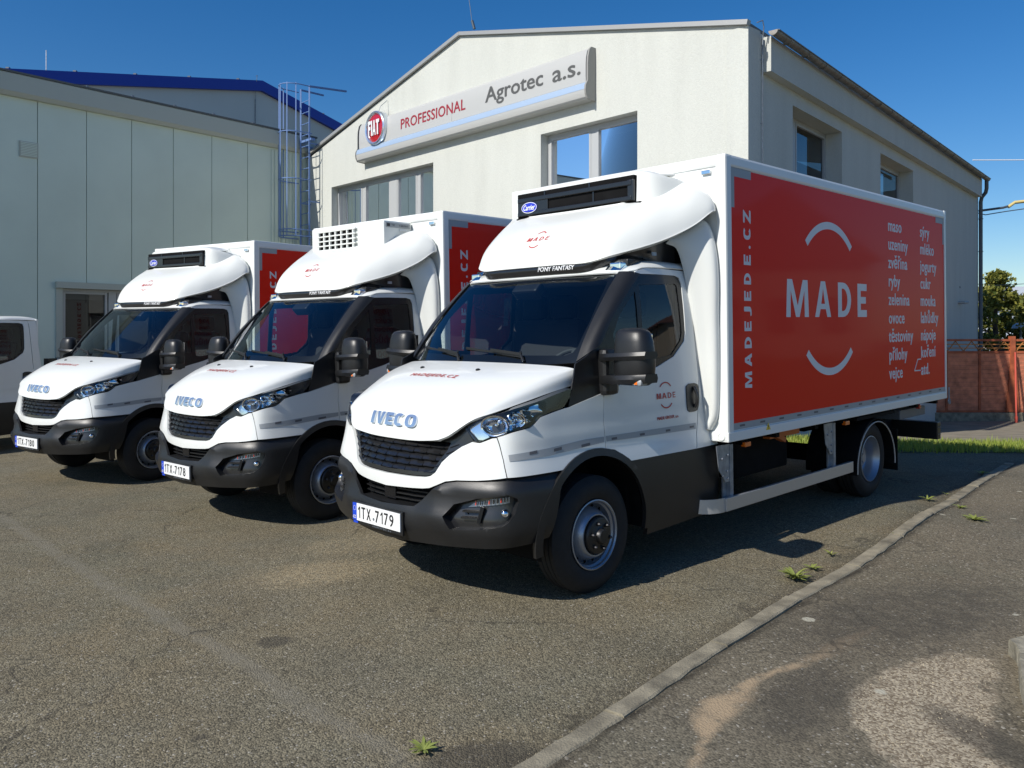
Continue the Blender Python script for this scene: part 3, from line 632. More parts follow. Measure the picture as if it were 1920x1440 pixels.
def build_fairing(root):
    c=[[(-.415,0,2.16),(-.455,0,2.27),(-.535,0,2.38),(-.67,0,2.49),(-.90,0,2.605)],
       [(-.42,.3,2.16),(-.46,.3,2.27),(-.54,.3,2.38),(-.675,.3,2.49),(-.895,.3,2.607)],
       [(-.435,.53,2.16),(-.475,.54,2.262),(-.55,.55,2.37),(-.70,.53,2.49),(-.90,.48,2.612)],
       [(-.51,.68,2.200),(-.555,.668,2.31),(-.65,.655,2.42),(-.79,.62,2.54),(-.985,.56,2.645)],
       [(-.697,.81,2.26),(-.735,.795,2.37),(-.82,.775,2.49),(-.94,.735,2.60),(-1.10,.66,2.702)],
       [(-.893,.905,2.33),(-.925,.895,2.44),(-.99,.875,2.55),(-1.08,.84,2.66),(-1.19,.77,2.752)],
       [(-1.082,1.0,2.426),(-1.10,.992,2.51),(-1.135,.975,2.60),(-1.185,.94,2.69),(-1.245,.87,2.755)],
       [(-1.227,1.06,2.529),(-1.232,1.052,2.57),(-1.245,1.035,2.615),(-1.26,1.01,2.66),(-1.28,.96,2.70)],
       [(-1.30,1.05,2.545),(-1.30,1.050,2.56),(-1.30,1.046,2.575),(-1.30,1.040,2.59),(-1.30,1.03,2.605)]]
    c=[[(p[0][0]-.05,p[0][1]*.92,p[0][2]-.030),(p[0][0]-.003,p[0][1]*.996,p[0][2]-.014)]+p+[(p[-1][0]-.02,p[-1][1]*.985,p[-1][2]+.0),(p[-1][0]-.03,p[-1][1]*.96,p[-1][2]-.05)] for p in c]
    rows=[[col_[k] for col_ in c] for k in range(len(c[0]))]
    fa=shell(patch(rows,6,5)[::-1],'roof_fairing',fair_w,root,-.012,ang=50)
    bm=bmesh.new(); bm.from_mesh(fa.data); bvh=BVHTree.FromBMesh(bm); bm.free()
    def on(a,b,h=0):
        r=bvh.ray_cast(Vector((1,a,b)),Vector((-1,0,0))); return (r[0].x+.003+h,a,b)
    mb=MB()
    for ch,a0,a1 in (('M',-.135,-.085),('A',-.070,-.025),('D',-.005,.035),('E',.058,.090)): put_glyph(mb,ch,on,(a0,a1,2.356,2.386),w=.24,shear=.25)
    arc_band(mb,on,-.018,2.368,.066,.0585,48,132,14); arc_band(mb,on,-.030,2.372,.0665,.074,228,312,14)
    mb.build('fairing_logo',redink,fa)
    # black apron under the fairing
    bot=[(-.428,0,2.085),(-.433,.3,2.085),(-.45,.50,2.088),(-.55,.62,2.105),(-.80,.73,2.145),(-1.18,.77,2.16)]
    top=[(-.432,0,2.168),(-.437,.3,2.168),(-.452,.515,2.17),(-.535,.66,2.21),(-.78,.79,2.285),(-1.16,.80,2.36)]
    g=patch([bot,[tuple((a+b)/2+(.012 if i==0 else 0) for i,(a,b) in enumerate(zip(p,q))) for p,q in zip(bot,top)],top],6,4)
    ap=shell(g[::-1],'roof_apron',satin,root,-.008)
    bm=bmesh.new(); bm.from_mesh(ap.data); bv2=BVHTree.FromBMesh(bm); bm.free()
    def on2(a,b,h=0):
        r=bv2.ray_cast(Vector((1,a,b)),Vector((-1,0,0))); return (r[0].x+.0025+h,a,b)
    mb=MB(); put_text(mb,'PONY FANTASY',on2,box=(.075,.425,2.108,2.140),bold=.0015,shear=.2); mb.build('apron_lettering',greyw,ap)
    MB().box((-.88,.795,2.215),(.05,.008,.025),Matrix.Rotation(R(-8),3,'Z')).build('apron_label',galv,ap)
    mb=MB(); mb.box((-1.05,0,2.30),(.5,1.5,.26)); mb.build('roof_bracket',dark,ap)
    # marker lamps
    mb=MB(); mb.add([(-.47,.655,2.088),(-.475,.80,2.088),(-.60,.80,2.15),(-.56,.69,2.16),(-.62,.655,2.165),(-.80,.68,2.185),(-.80,.74,2.18),(-.62,.815,2.115)],[]) if 0 else None
    rws=[[(-.49,.66,2.09),(-.485,.72,2.085),(-.50,.79,2.083)],[(-.535,.665,2.135),(-.535,.72,2.138),(-.545,.785,2.11)],[(-.585,.675,2.162),(-.59,.72,2.165),(-.60,.785,2.13)]]
    l_=shell(patch(rws,4,4,False)[::-1],'marker_lamp',lens,root,-.003); 
    rws=[[(-.585,.668,2.162),(-.59,.72,2.168),(-.60,.795,2.13)],[(-.66,.68,2.178),(-.66,.73,2.184),(-.67,.80,2.15)],[(-.80,.69,2.182),(-.80,.72,2.186),(-.80,.76,2.175)]]
    shell(patch(rws,4,4,False)[::-1],'lamp_shell',blk,l_,-.004)
    mb=MB(); mb.box((-.56,.73,2.115),(.10,.10,.05),bev=.01); mb.build('lamp_reflector',chrome,l_)
    MB().box((-.62,.735,2.14),(.08,.11,.05),bev=.01).build('lamp_base',blk,l_)
    both(l_)
    # side deflectors between cab and box
    Fr=[(-1.02,.80,2.30),(-1.10,.84,2.267),(-1.15,.86,2.15),(-1.18,.87,2.03),(-1.22,.90,1.754),(-1.25,.915,1.555),(-1.285,.93,1.254),(-1.30,.94,1.053),(-1.31,.95,.94)]
    Re=[(-1.27,.90,2.50),(-1.27,.985,2.42),(-1.27,1.035,2.25),(-1.275,1.05,2.03),(-1.28,1.045,1.75),(-1.285,1.045,1.55),(-1.29,1.04,1.25),(-1.30,1.025,1.03),(-1.31,.97,.92)]
    rws=[]
    for a,b in zip(Fr,Re):
        a,b=Vector(a),Vector(b); rws.append([tuple(a),tuple(a.lerp(b,.12)+Vector((.012,.004,0))),tuple(a.lerp(b,.5)+Vector((.012,.004,0))),tuple(a.lerp(b,.9)+Vector((.016,.0,0))),tuple(b+Vector((0,.006,0))),tuple(b+Vector((-.035,.004,0)))])
    both(shell(patch(rws,4,4,False),'side_deflector',fair_w,root,.012,ang=45))
    for z,x,y in ((1.86,-1.207,.895),(1.60,-1.248,.915),(1.30,-1.282,.932),(1.10,-1.30,.944)): both(MB().lathe([(.008,-.002),(.007,.008),(0,.010)],8,(x-.01,y+.01,z),'y').build('deflector_bolt',galv,root))
    return fa
def build_box(root,marks=True):
    global greyw
    X0,X1,Y,Z0,Z1=-1.325,-6.014,1.12,.83,2.955
    L=X0-X1; xc=(X0+X1)/2
    mb=MB(); mb.box((xc,0,(Z0+Z1)/2),(L-.02,2*Y-.02,Z1-Z0-.02)); bx=mb.build('box_body',boxw,root)
    def rail(name,c,d,b=.012): return MB().box(c,d,bev=b).build(name,boxw,bx)
    for s in (1,-1):
        rail('top_rail',(xc,s*(Y-.04),Z1-.045),(L,.08,.092),.02); rail('bottom_rail',(xc,s*(Y-.04),Z0+.036),(L,.088,.075),.008)
        rail('corner_post',(X0-.042,s*(Y-.042),(Z0+Z1)/2),(.088,.088,Z1-Z0+.002),.018); rail('rear_post',(X1+.02,s*(Y-.03),(Z0+Z1)/2),(.04,.066,Z1-Z0),.004)
    rail('front_top_rail',(X0-.04,0,Z1-.045),(.083,2*Y-.1,.088),.02); rail('front_bottom_rail',(X0-.04,0,Z0+.036),(.083,2*Y-.1,.072),.008); rail('rear_frame',(X1-.005,0,Z1-.05),(.03,2*Y,.098),.004)
    MB().box((X1-.02,0,(Z0+Z1)/2-.03),(.03,2*Y-.14,Z1-Z0-.16)).build('rear_door',boxw,bx)
    for s in (1,-1):
        for z in (1.0,1.9,2.75): MB().box((X1-.04,s*(Y-.08),z),(.03,.10,.05),bev=.006).build('door_hinge',galv,bx)
        MB().tube([(X1-.055,s*.35,.9),(X1-.055,s*.35,2.85)],.013,8).build('lock_bar',galv,bx)
        mb=MB(); mb.tube([(X1-.04+.028*math.cos(a),s*(Y+.012),.79+.028*math.sin(a)) for a in [2*math.pi*k/12 for k in range(13)]],.008,6,caps=False); mb.seg((X1-.04,s*(Y+.01),.82),(X1-.04,s*(Y+.01),.95),.012); mb.build('door_catch',galv,bx)
        MB().box((X0+.004,s*.96,Z1-.12),(.012,.075,.03),bev=.004).build('front_lamp',chrome,bx)
        mb=MB(); mb.lathe([(.030,.0),(.030,.004),(.026,.006),(.024,.003),(0,.004)],20,(X0+.002,s*1.065,.868),'x'); mb.build('corner_emblem',boxw,bx)
    for s in (1,-1):
        F=lambda a,b,h=0,s=s:(-a,s*(Y-.0085+h),b)      # a = distance behind the front axle
        if s>0: FT=F
        else: FT=lambda a,b,h=0:(a-7.40,-(Y-.0085+h),b)  # the other side reads towards the front
        mb=MB(); mb.prism([(1.416,.961),(5.972,.961),(5.972,2.862),(1.416,2.862)],0,.0015,F); v=mb.build('red_panel' if s>0 else 'side_panel',red if s>0 else boxw,bx,fix=True); greyw=MAT['white_vinyl'] if s>0 else MAT['red_print']
        for ch,a0,a1 in (('M',2.244,2.642),('A',2.760,3.068),('D',3.213,3.487),('E',3.630,3.836)): put_glyph(MB(),ch,FT,(a0,a1,1.752,2.063),w={'M':.185,'A':.24,'D':.28,'E':.34}[ch],depth=.003).build('logo_letter',greyw,bx)
        Rr=.660; arc_band(MB(),FT,3.05,2.588-Rr,Rr,Rr-.064,45.5,134.5,40,.003).build('logo_arc',greyw,bx); arc_band(MB(),FT,3.05,1.240+Rr,Rr-.064,Rr,225.5,314.5,40,.003).build('logo_arc',greyw,bx)
        G=lambda a,b,h=0,FT=FT:FT(1.686-b,a,h)
        for ch,a0,a1,w_ in (('M',1.211,1.337,1),('A',1.375,1.475,1),('D',1.515,1.600,1),('E',1.645,1.720,1),('J',1.765,1.825,1),('E',1.875,1.950,1),('D',2.000,2.085,1),('E',2.147,2.225,1),('C',2.340,2.440,1),('Z',2.469,2.559,1)): 
            mb=MB()
            if ch in 'MADEC': put_glyph(mb,ch,G,(a0,a1,0,.102),w={'M':.22,'A':.28,'D':.32,'E':.34,'C':.30}[ch],depth=.003)
            else: put_text(mb,ch,G,box=(a0,a1,0,.102),depth=.003,bold=.006)
            mb.build('web_letter',greyw,bx)
        put_text(MB(),'.',G,box=(2.272,2.296,0,.026),depth=.003).build('web_letter',greyw,bx)
        def slab(mb,word,a,b):
            mb=MB(); put_text(mb,word,FT,pos=(a,b),size=.172,depth=.003,wx=.93,bold=.0036,spacing=1.06); mb.build('product_word',greyw,bx)
        for k,wd in enumerate(('maso','uzeniny','zvěřina','ryby','zelenina','ovoce','těstoviny','přílohy','vejce')): slab(mb,wd,4.368,2.611-.1848*k)
        for k,wd in enumerate(('sýry','mléko','jogurty','cukr','mouka','lahůdky','nápoje','koření','atd.')): slab(mb,wd,5.236,2.611-.1848*k)
        mb=MB(); mb.seg(FT(5.235,1.302,.0025),FT(5.14,1.302,.0025),.004,.012); mb.seg(FT(5.14,1.302,.0025),FT(5.045,1.185,.0025),.004,.012); mb.seg(FT(5.045,1.185,.0025),FT(5.22,1.182,.0025),.004,.012)
        mb.build('bracket_line',greyw,bx)
        mb=MB(); mb.prism([(1.416,.912),(5.972,.912),(5.972,.961),(1.416,.961)],0,.002,F); st=mb.build('reflective_strip',tape,bx,fix=True)
        for k in range(15):
            mb=MB(); mb.prism([(1.50+k*.305,.930),(1.575+k*.305,.930),(1.575+k*.305,.945),(1.50+k*.305,.945)],.002,.0028,F); mb.build('strip_mark',tapemark,bx,fix=True)
        for P_ in ([(1.413,2.865),(1.70,2.865),(1.70,2.800),(1.455,2.800),(1.455,2.568),(1.413,2.568)],[(5.975,2.865),(5.72,2.865),(5.72,2.80),(5.935,2.80),(5.935,2.57),(5.975,2.57)]):
            mb=MB(); mb.prism(P_,.0015,.0035,F); mb.build('corner_tape',tape,bx,fix=True)
        mb=MB(); mb.prism([(1.875,.868),(1.945,.868),(1.91,.925)],.012,.0135,F); wt=mb.build('warning_sign',yellow,bx,fix=True) if s>0 else None
        if wt: mb=MB(); put_text(mb,'!',F,box=(1.904,1.916,.876,.905),depth=.0142); mb.build('warning_mark',blackink,bx)
    greyw=MAT['white_vinyl']
    # chassis
    fr=MB(); 
    for s in (1,-1): fr.box((-3.2,s*.40,.72),(6.1,.07,.18))
    for x in (-1.2,-2.1,-3.0,-4.05,-5.0,-5.9): fr.box((x,0,.72),(.07,.8,.12))
    for x in (-1.45,-2.2,-2.9,-3.5,-4.6,-5.3,-5.9): fr.box((x,0,.80),(.06,2.1,.055))
    fr.build('chassis_frame',dark,root)
    MB().box((-4.05,0,.372),(.16,1.5,.16),bev=.03).lathe([(0,-.16),(.12,-.15),(.17,-.05),(.17,.05),(.12,.15),(0,.16)],20,(-4.05,0,.372)).build('rear_axle',dark,root)
    MB().box((-2.35,.62,.60),(.9,.42,.32),bev=.03).build('fuel_tank',dark,root); MB().box((-2.5,-.80,.56),(1.9,.36,.42),bev=.03).build('added_side_box',dark,root)  # right-hand dark box added to block the sunlit grass beyond
    MB().tube([(-1.3,-.25,.45),(-3.4,-.25,.45),(-3.7,-.1,.62),(-5.3,-.1,.62)],.04,10).tube([(-1.7,-.25,.45),(-2.5,-.25,.45)],.09,12).build('exhaust',dark,root)
    MB().tube([(-1.3,0,.50),(-4.0,0,.42)],.04,10).build('prop_shaft',dark,root); MB().box((-3.2,.05,.60),(.75,.5,.40),bev=.04).build('added_floor_box',dark,root); MB().box((-5.1,-.3,.60),(.9,.8,.22),bev=.04).build('spare_wheel_carrier',dark,root)  # dark box at mid-chassis added so no lit grass shows through
    for k,(a,b,z) in enumerate(((-2.3,1.0,.765),(-2.7,1.0,.765))):
        pass
    mb=MB(); mb.seg((-2.20,.95,.775),(-2.72,.95,.775),.06,.05); mb.seg((-2.3,.97,.775),(-2.45,.97,.72),.05,.04); mb.build('tail_lift_motor',mat('orange_hose',(.45,.12,.02),.6) if 'orange_hose' not in MAT else MAT['orange_hose'],root)
    for s in (1,-1):
        for ya in (1.045,.79): 
            if ya>1: wheel(root,False,(-4.053,s*ya,.372),s<0)
            else: wheel(root,False,(-4.053,s*(ya-.20),.372),s>0)
        # mudguard
        n=22; pr=[(.455,285-9),(.455,0)]
        rr=[[(-4.07+.46*math.cos(R(a)),s*y,.33+.44*math.sin(R(a))) for a in np.linspace(-8,188,n)] for y in (1.10,.60)]
        mg=shell(rr if s>0 else rr[::-1],'mudguard',dark,root,.01); 
        mb=MB(); mb.tube([(-4.07+.450*math.cos(R(a)),s*1.103,.31+.425*math.sin(R(a))) for a in np.linspace(-4,184,28)]+[(-3.655+.0-.45*0-.0,s*1.10,.28)][:0],.006,6,caps=False); mb.build('mudguard_piping',MAT.get('piping') or mat('piping',(.45,.42,.38),.5),mg)
        MB().box((-4.62,s*.86,.40),(.02,.46,.42)).build('mud_flap',dark,mg)
        MB().box((-4.07,s*1.03,.795),(.9,.14,.03)).build('mudguard_bracket',dark,mg)
        # side underrun guard
        gd=MB(); gd.box((-2.45,s*1.075,.362),(2.215,.03,.098),bev=.003)
        cc=[(-1.345+.21*math.sin(R(a)),s*(1.075-.17+.17*math.cos(R(a)))) for a in np.linspace(0,72,8)]
        rr=[[(x,y,.362+dz) for x,y in cc] for dz in (-.052,.052)]
        g=gd.build('side_guard',alu,root); shell(rr if s<0 else rr[::-1],'guard_nose',alu,g,.012)
        for x in (-1.475,-3.24):
            mb=MB(); mb.box((x,s*1.03,.585),(.045,.05,.42)); mb.box((x+.05,s*1.02,.585),(.05,.012,.42)); p_=mb.build('guard_post',galv,g)
            mb=MB(); mb.prism([(x+.02,.80),(x+.20,.80),(x+.17,.62),(x+.08,.52),(x+.02,.52)],0,.006,lambda a,b,h,s=s:(a,s*(1.045+h),b)); 
            mb.build('guard_bracket',galv,g,fix=True)
            for a,b in ((.05,.72),(.13,.70),(.06,.60),(.12,.57),(.05,.545)): MB().lathe([(.009,0),(.009,.008),(0,.009)],6,(x+a,s*1.052,b),'y').build('guard_bolt',galv,g)
        for x in (-1.68,-3.47): 
            mb=MB(); mb.box((x,s*1.06,.775),(.085,.04,.035),bev=.006); l_=mb.build('side_marker',orange,root); MB().box((x+.0,s*1.03,.79),(.12,.05,.03)).build('lamp_bracket',dark,l_)
        MB().box((-5.47,s*1.0,.77),(.05,.05,.05),bev=.01).build('rear_marker',redlens,root)
    ub=MB(); ub.box((-6.12,0,.44),(.11,2.0,.20),bev=.01); u=ub.build('rear_underrun_bar',blk,root)
    mb=MB()
    for y in (.97,.90,.45,.38,-.4,-.9):
        for z in (.40,.48): mb.lathe([(.010,-.0),(.010,.012),(0,.014)],6,(-6.18,y,z),'x')
    for x in (-6.10,-6.15):
        for z in (.40,.48): mb.lathe([(.008,0),(.008,.006),(0,.007)],6,(x,1.0,z),'y')
    mb.build('bolt',galv,u)
    for s in (1,-1): MB().seg((-5.7,s*.45,.72),(-6.1,s*.45,.45),.08,.12).build('bar_arm',dark,u)
    MB().box((-5.45,0,.70),(.75,1.9,.10),Matrix.Rotation(R(0),3,'Y'),bev=.01).build('tail_lift_plate',MAT.get('lift_grey') or mat('lift_grey',(.10,.12,.15),.5),root)
    return bx
def carrier_unit(root):
    """front-mounted cooling unit with a black louvred face and rounded white cheeks"""
    P=[[ (-.935,0,2.60),(-.935,.30,2.60),(-.935,.52,2.60),(-.95,.60,2.60),(-.985,.69,2.60),(-1.05,.76,2.60),(-1.20,.83,2.60),(-1.325,.86,2.60)],
       [ (-.940,0,2.70),(-.940,.30,2.70),(-.940,.52,2.70),(-.955,.60,2.70),(-.99,.69,2.70),(-1.055,.755,2.70),(-1.20,.82,2.69),(-1.325,.85,2.68)],
       [ (-.950,0,2.83),(-.950,.30,2.83),(-.955,.52,2.83),(-.965,.60,2.825),(-1.0,.68,2.815),(-1.065,.74,2.80),(-1.20,.80,2.78),(-1.325,.83,2.76)],
       [ (-.975,0,2.868),(-.975,.30,2.868),(-.98,.52,2.866),(-.99,.59,2.862),(-1.02,.655,2.85),(-1.085,.71,2.83),(-1.21,.77,2.80),(-1.325,.80,2.78)],
       [ (-1.10,0,2.885),(-1.10,.30,2.885),(-1.10,.50,2.883),(-1.11,.56,2.878),(-1.13,.61,2.868),(-1.17,.66,2.85),(-1.25,.71,2.82),(-1.325,.74,2.80)],
       [ (-1.325,0,2.89),(-1.325,.30,2.89),(-1.325,.48,2.888),(-1.325,.53,2.883),(-1.325,.57,2.875),(-1.325,.61,2.86),(-1.325,.66,2.84),(-1.325,.70,2.82)]]
    u=shell(patch(P,4,4)[::-1],'cooling_unit',fair_w,root,-.008,ang=50)
    MB().box((-1.10,0,2.56),(.36,1.3,.12)).build('unit_base',dark,u)
    mb=MB(); mb.box((-.951,-.025,2.718),(.05,1.235,.215),bev=.008); mb.build('louvre_housing',dark,u)
    bars=[((-.05,2.775),1.15,.034),((-.03,2.632),1.19,.030)]
    MB().box((-.922,-.025,2.765),(.03,1.20,.038),bev=.006).build('louvre_bar',satin,u); MB().box((-.922,-.025,2.650),(.03,1.20,.034),bev=.006).build('louvre_bar',satin,u)
    for y,d,z,h in ((-.60,.05,2.71,.14),(.565,.055,2.71,.16),(-.43,.30,2.707,.09)): MB().box((-.927,y,z),(.028,d,h),bev=.005).build('louvre_panel',satin,u)
    for y,z,h in ((-.32,2.80,.045),(.16,2.80,.045),(.20,2.707,.10)): MB().box((-.93,y,z),(.02,.014,h)).build('louvre_fin',satin,u)
    mb=MB(); n=40; c=(-.908,-.488,2.698)
    ring=[(c[0],c[1]+.090*math.cos(2*math.pi*k/n),c[2]+.047*math.sin(2*math.pi*k/n)) for k in range(n)]; r2=[(c[0]-.008,y,z) for _,y,z in ring]
    mb.add(ring,[tuple(range(n))]); mb.add(ring+r2,[(k,n+k,n+(k+1)%n,(k+1)%n) for k in range(n)]); 
    em=mb.build('unit_emblem',blueoval,u,fix=True)
    mb=MB(); G=lambda a,b,h=0:(-.9065+h,a,b); put_text(mb,'Carrier',G,box=(-.556,-.424,2.678,2.722),bold=.0018,shear=.2)
    rows=[[(-.9068,c[1]+rx*math.cos(2*math.pi*k/n),c[2]+rz*math.sin(2*math.pi*k/n)) for k in range(n+1)] for rx,rz in ((.088,.0455),(.083,.0405))]
    mb.grid(rows,0,False,flip=True); mb.build('emblem_lettering',plate_w,u)
    for s in (1,-1):
        MB().box((-1.12,s*.735,2.822),(.14,.04,.018),Matrix.Rotation(R(-s*38),3,'Z'),bev=.006).build('cheek_vent',fair_w,u)
    return u
def king_unit(root):
    """boxy cooling unit with an open egg-crate grille on its right half"""
    x=-.945; u=MB().box((-1.13,.02,2.735),(.375,1.25,.265),bev=.014).build('cooling_unit',fair_w,root)
    MB().box((-1.12,0,2.55),(.34,1.2,.14)).build('unit_base',dark,u)
    MB().box((x+.006,-.14,2.715),(.012,.62,.215)).build('grille_opening',dark,u)
    for k in range(5): MB().box((x+.022,-.14,2.612+k*.0515),(.03,.70,.014),bev=.002).build('grille_bar',fair_w,u)
    for k in range(7): MB().box((x+.020,-.445+k*.1025,2.715),(.026,.020,.21)).build('grille_bar',fair_w,u)
    mb=MB(); G=lambda a,b,h=0:(x+.0035,a,b); mb.prism([(.20,2.600),(.225,2.600),(.225,2.617),(.20,2.617)],0,.002,lambda a,b,h:(x+.003+h,a,b)); put_text(mb,'T-600R',G,box=(.25,.38,2.600,2.614))
    G2=lambda a,b,h=0:(-a,.0+.646,b)
    mb.build('unit_lettering',blackink,u,fix=False)
    mb=MB(); mb.box((-1.13,.648,2.822),(.33,.006,.05)); lb=mb.build('unit_label',tape,u)
    mb=MB(); G3=lambda a,b,h=0:(-a,.6525+h,b); put_text(mb,'V-500 MAX',G3,box=(1.14,1.27,2.812,2.832)); mb.prism([(.98,2.807),(1.02,2.807),(1.02,2.838),(.98,2.838)],0,.001,lambda a,b,h:(-a,.652+h,b)); put_text(mb,'TK',G3,box=(1.035,1.09,2.812,2.834)); mb.build('label_print',blackink,u)
    MB().box((-1.20,.648,2.775),(.10,.012,.022),bev=.004).build('unit_handle',plate_w,u)
    return u
def number_plate(root,txt):
    x=.972; yc=-.045; z0,z1=.443,.555
    b=MB().box((x-.006,yc,.493),(.016,.55,.148),bev=.004).build('number_plate',blk,root)
    MB().box((x+.006,yc+.022,.499),(.008,.474,.112),bev=.001).build('plate_face',plate_w,b); MB().box((x+.006,yc-.238,.499),(.008,.046,.112),bev=.001).build('plate_strip',plate_b,b)
    G=lambda a,b_,h=0:(x+.0108+h,a,b_)
    mb=MB(); put_text(mb,'CZ',G,box=(yc-.254,yc-.222,.456,.474),bold=.001); n=12
    for k in range(n):
        a=2*math.pi*k/n; cy,cz=yc-.238+.014*math.cos(a),.522+.014*math.sin(a); mb.add([(x+.0108,cy+.0025*math.cos(j),cz+.0025*math.sin(j)) for j in (0,1.57,3.14,4.71)],[(0,1,2,3)])
    mb.build('strip_print',plate_w,b)
    mb=MB(); a=yc-.198
    wid=[.030,.043,.046,None,.030,.044,.030,.044,.044]
    xs=a
    L=[(txt[0],.026),(txt[1],.042),(txt[2],.044),('*',.030),(txt[4],.040),(txt[5],.026),(txt[6],.040),(txt[7],.041)]
    for ch,w_ in L:
        if ch=='*': 
            mb.add([(x+.0108,xs+.016+.010*math.cos(2*math.pi*k/14),.478+.010*math.sin(2*math.pi*k/14)) for k in range(14)],[tuple(range(14))],1); xs+=.030+.006; continue
        w2=w_ if ch!='1' else .024
        (put_glyph(mb,ch,G,(xs,xs+w2,.462,.537),w=.42) if ch=='1' else put_text(mb,ch,G,box=(xs,xs+w2,.462,.537),bold=.0016)); xs+=w2+.0165
    mb.build('plate_characters',[blackink,galv],b)
    mb=MB(); put_text(mb,'AGROTEC a.s.',lambda a,b_,h=0:(x+.003,a,b_),box=(yc-.05,yc+.16,.424,.436)); mb.build('holder_lettering',galv,b)
    MB().box((x+.003,yc-.235,.430),(.003,.05,.014)).build('holder_label',plate_b,b)
def set_pose(o,x,y,z,yaw,rx,ry):
    M=Matrix.Rotation(math.hypot(rx,ry),4,Vector((rx,ry,0)) if rx or ry else Vector((1,0,0)))@Matrix.Rotation(yaw,4,'Z')
    o.matrix_world=Matrix.Translation((x,y,z))@M
grp='white refrigerated delivery trucks parked in a row'
tA=empty('delivery_truck')
build_cab(tA); fa_=build_fairing(tA); build_box(tA)
common=list(KIDS[tA.name])
def clone(skipnames=(),only=None):
    r=tA.copy(); col.objects.link(r)
    for ch in common:
        if ch.name.split('.')[0] in skipnames: continue
        copy_tree(ch,r)
    return r
tB=clone(); tC=clone(); 
drop=('roof_fairing','roof_apron','marker_lamp','side_deflector','deflector_bolt','box_body','rear_underrun_bar','mudguard','side_guard','tail_lift_plate','tail_lift_motor','side_marker','bonnet_lettering','rear_marker')
tD=clone(drop)
for o in list(col.objects):
    p=o.parent
    if p is not None and (p==tD or p.parent==tD) and o.name.split('.')[0] in ('door_lettering','door_logo','door_logo_arc','bonnet_lettering','reflective_strip','strip_mark'): bpy.data.objects.remove(o)
uA=carrier_unit(tA); copy_tree(uA,tC); king_unit(tB)
number_plate(tA,'1TX 7179'); number_plate(tB,'1TX 7178'); number_plate(tC,'1TX 7180'); number_plate(tD,'1TX 7181') if 0 else None
tag(tA,'nearest white delivery truck with red MADE box side, black cooling grille and plate 1TX 7179','truck',grp)
tag(tB,'middle white delivery truck with a boxy white cooling unit and plate 1TX 7178','truck',grp)
tag(tC,'white delivery truck farthest from the kerb, black cooling grille, plate 1TX 7180','truck',grp)
tag(tD,'plain white chassis cab cut off by the left edge, black frame behind its cab','truck')
POSE={'A':(-.1307,5.8487,.0544,-2.3687,.006,-.0131),'B':(-2.3822,8.1209,-.0132,-2.288,.0164,-.0149),'C':(-5.0386,10.2037,-.0412,-2.1674,.0146,-.0014)}
set_pose(tA,*POSE['A']); set_pose(tB,*POSE['B']); set_pose(tC,*POSE['C'])
# truck D: rear corner of the cab stands at about (-7.8,13.5)
yd=-2.05; fx,fy=math.cos(yd),math.sin(yd); lx,ly=-math.sin(yd),math.cos(yd)
dx,dy=-7.76+1.40*fx-.93*lx,13.45+1.40*fy-.93*ly
set_pose(tD,dx,dy,-.19,yd,0,0)
mb=MB(); mb.box((-1.62,.80,1.30),(.16,.14,.34)); mb.box((-1.80,.80,1.33),(.14,.10,.30)); mb.box((-1.95,.78,1.36),(.10,.10,.12),bev=.02); hb=mb.build('rear_rack',blk,tD)
MB().box((-1.705,.83,1.30),(.04,.13,.34)).build('rack_stripe',plate_w,hb)
# ================================================================ ground
CP=[(.498,5.204,.059),(-.759,6.493,.05),(3.467,7.96,.114),(2.07,9.392,.105),(-1.704,7.529,-.013),(-3.061,8.712,-.014),(1.033,10.515,.077),(-.475,11.83,.076),(-4.294,9.698,-.048),(-5.783,10.709,-.035),(-1.936,12.992,.004),(-3.591,14.116,.018),
 (0,3,0),(-2,3,0),(2,3.2,0),(-1.5,5,0),(-4,6,-.01),(2.4,5.9,.03),(4.2,8,.04),(6.5,10.6,.0),(8,7,.02),(4,4,.0),(6.5,12.2,-.04),(10,12,-.06),(7,14.5,-.20),(11,14.5,-.22),(8.5,17.5,-.42),(12,17.5,-.44),(9,21,-.58),(13,21,-.58),(17,21,-.58),(4,14,-.05),
 (-8,6,-.08),(-8.6,12.4,-.19),(-9.6,14.4,-.19),(-8,17,-.15),(-5,19,-.1),(0,-3,0),(-8,0,-.05),(8,0,0),(17,12,-.2),(18,27,-.7),(10,29,-.7),(-14,12,-.25)]
_c=np.array(CP); _n=len(_c)
def _phi(r2): return np.where(r2>1e-12,.5*r2*np.log(np.maximum(r2,1e-12)),0)
_K=_phi(((_c[:,None,:2]-_c[None,:,:2])**2).sum(-1))+np.eye(_n)*.02; _P=np.c_[np.ones(_n),_c[:,:2]]
_A=np.block([[_K,_P],[_P.T,np.zeros((3,3))]]); _w=np.linalg.solve(_A,np.r_[_c[:,2],0,0,0])
def gh(x,y):
    x=np.asarray(x,float); y=np.asarray(y,float)
    r2=(x[...,None]-_c[:,0])**2+(y[...,None]-_c[:,1])**2
    z=_phi(r2)@_w[:_n]+_w[_n]+_w[_n+1]*x+_w[_n+2]*y
    d=np.maximum(0,np.maximum(np.abs(x)-12,np.maximum(y-20,-y-2)))/12; k=np.clip(d,0,1); k=k*k*(3-2*k)
    return z*(1-k)+(-.62)*k
def ghf(x,y): return float(gh(x,y))
KERB=[(-1.7,1.5),(-.45,2.70),(0.0,3.16),(0.199,3.375),(0.323,3.512),(0.604,3.836),(0.947,4.243),(1.409,4.742),(1.769,5.173),(2.371,5.809),(2.862,6.353),(3.987,7.68),(5.05,8.97),(6.43,10.58)]
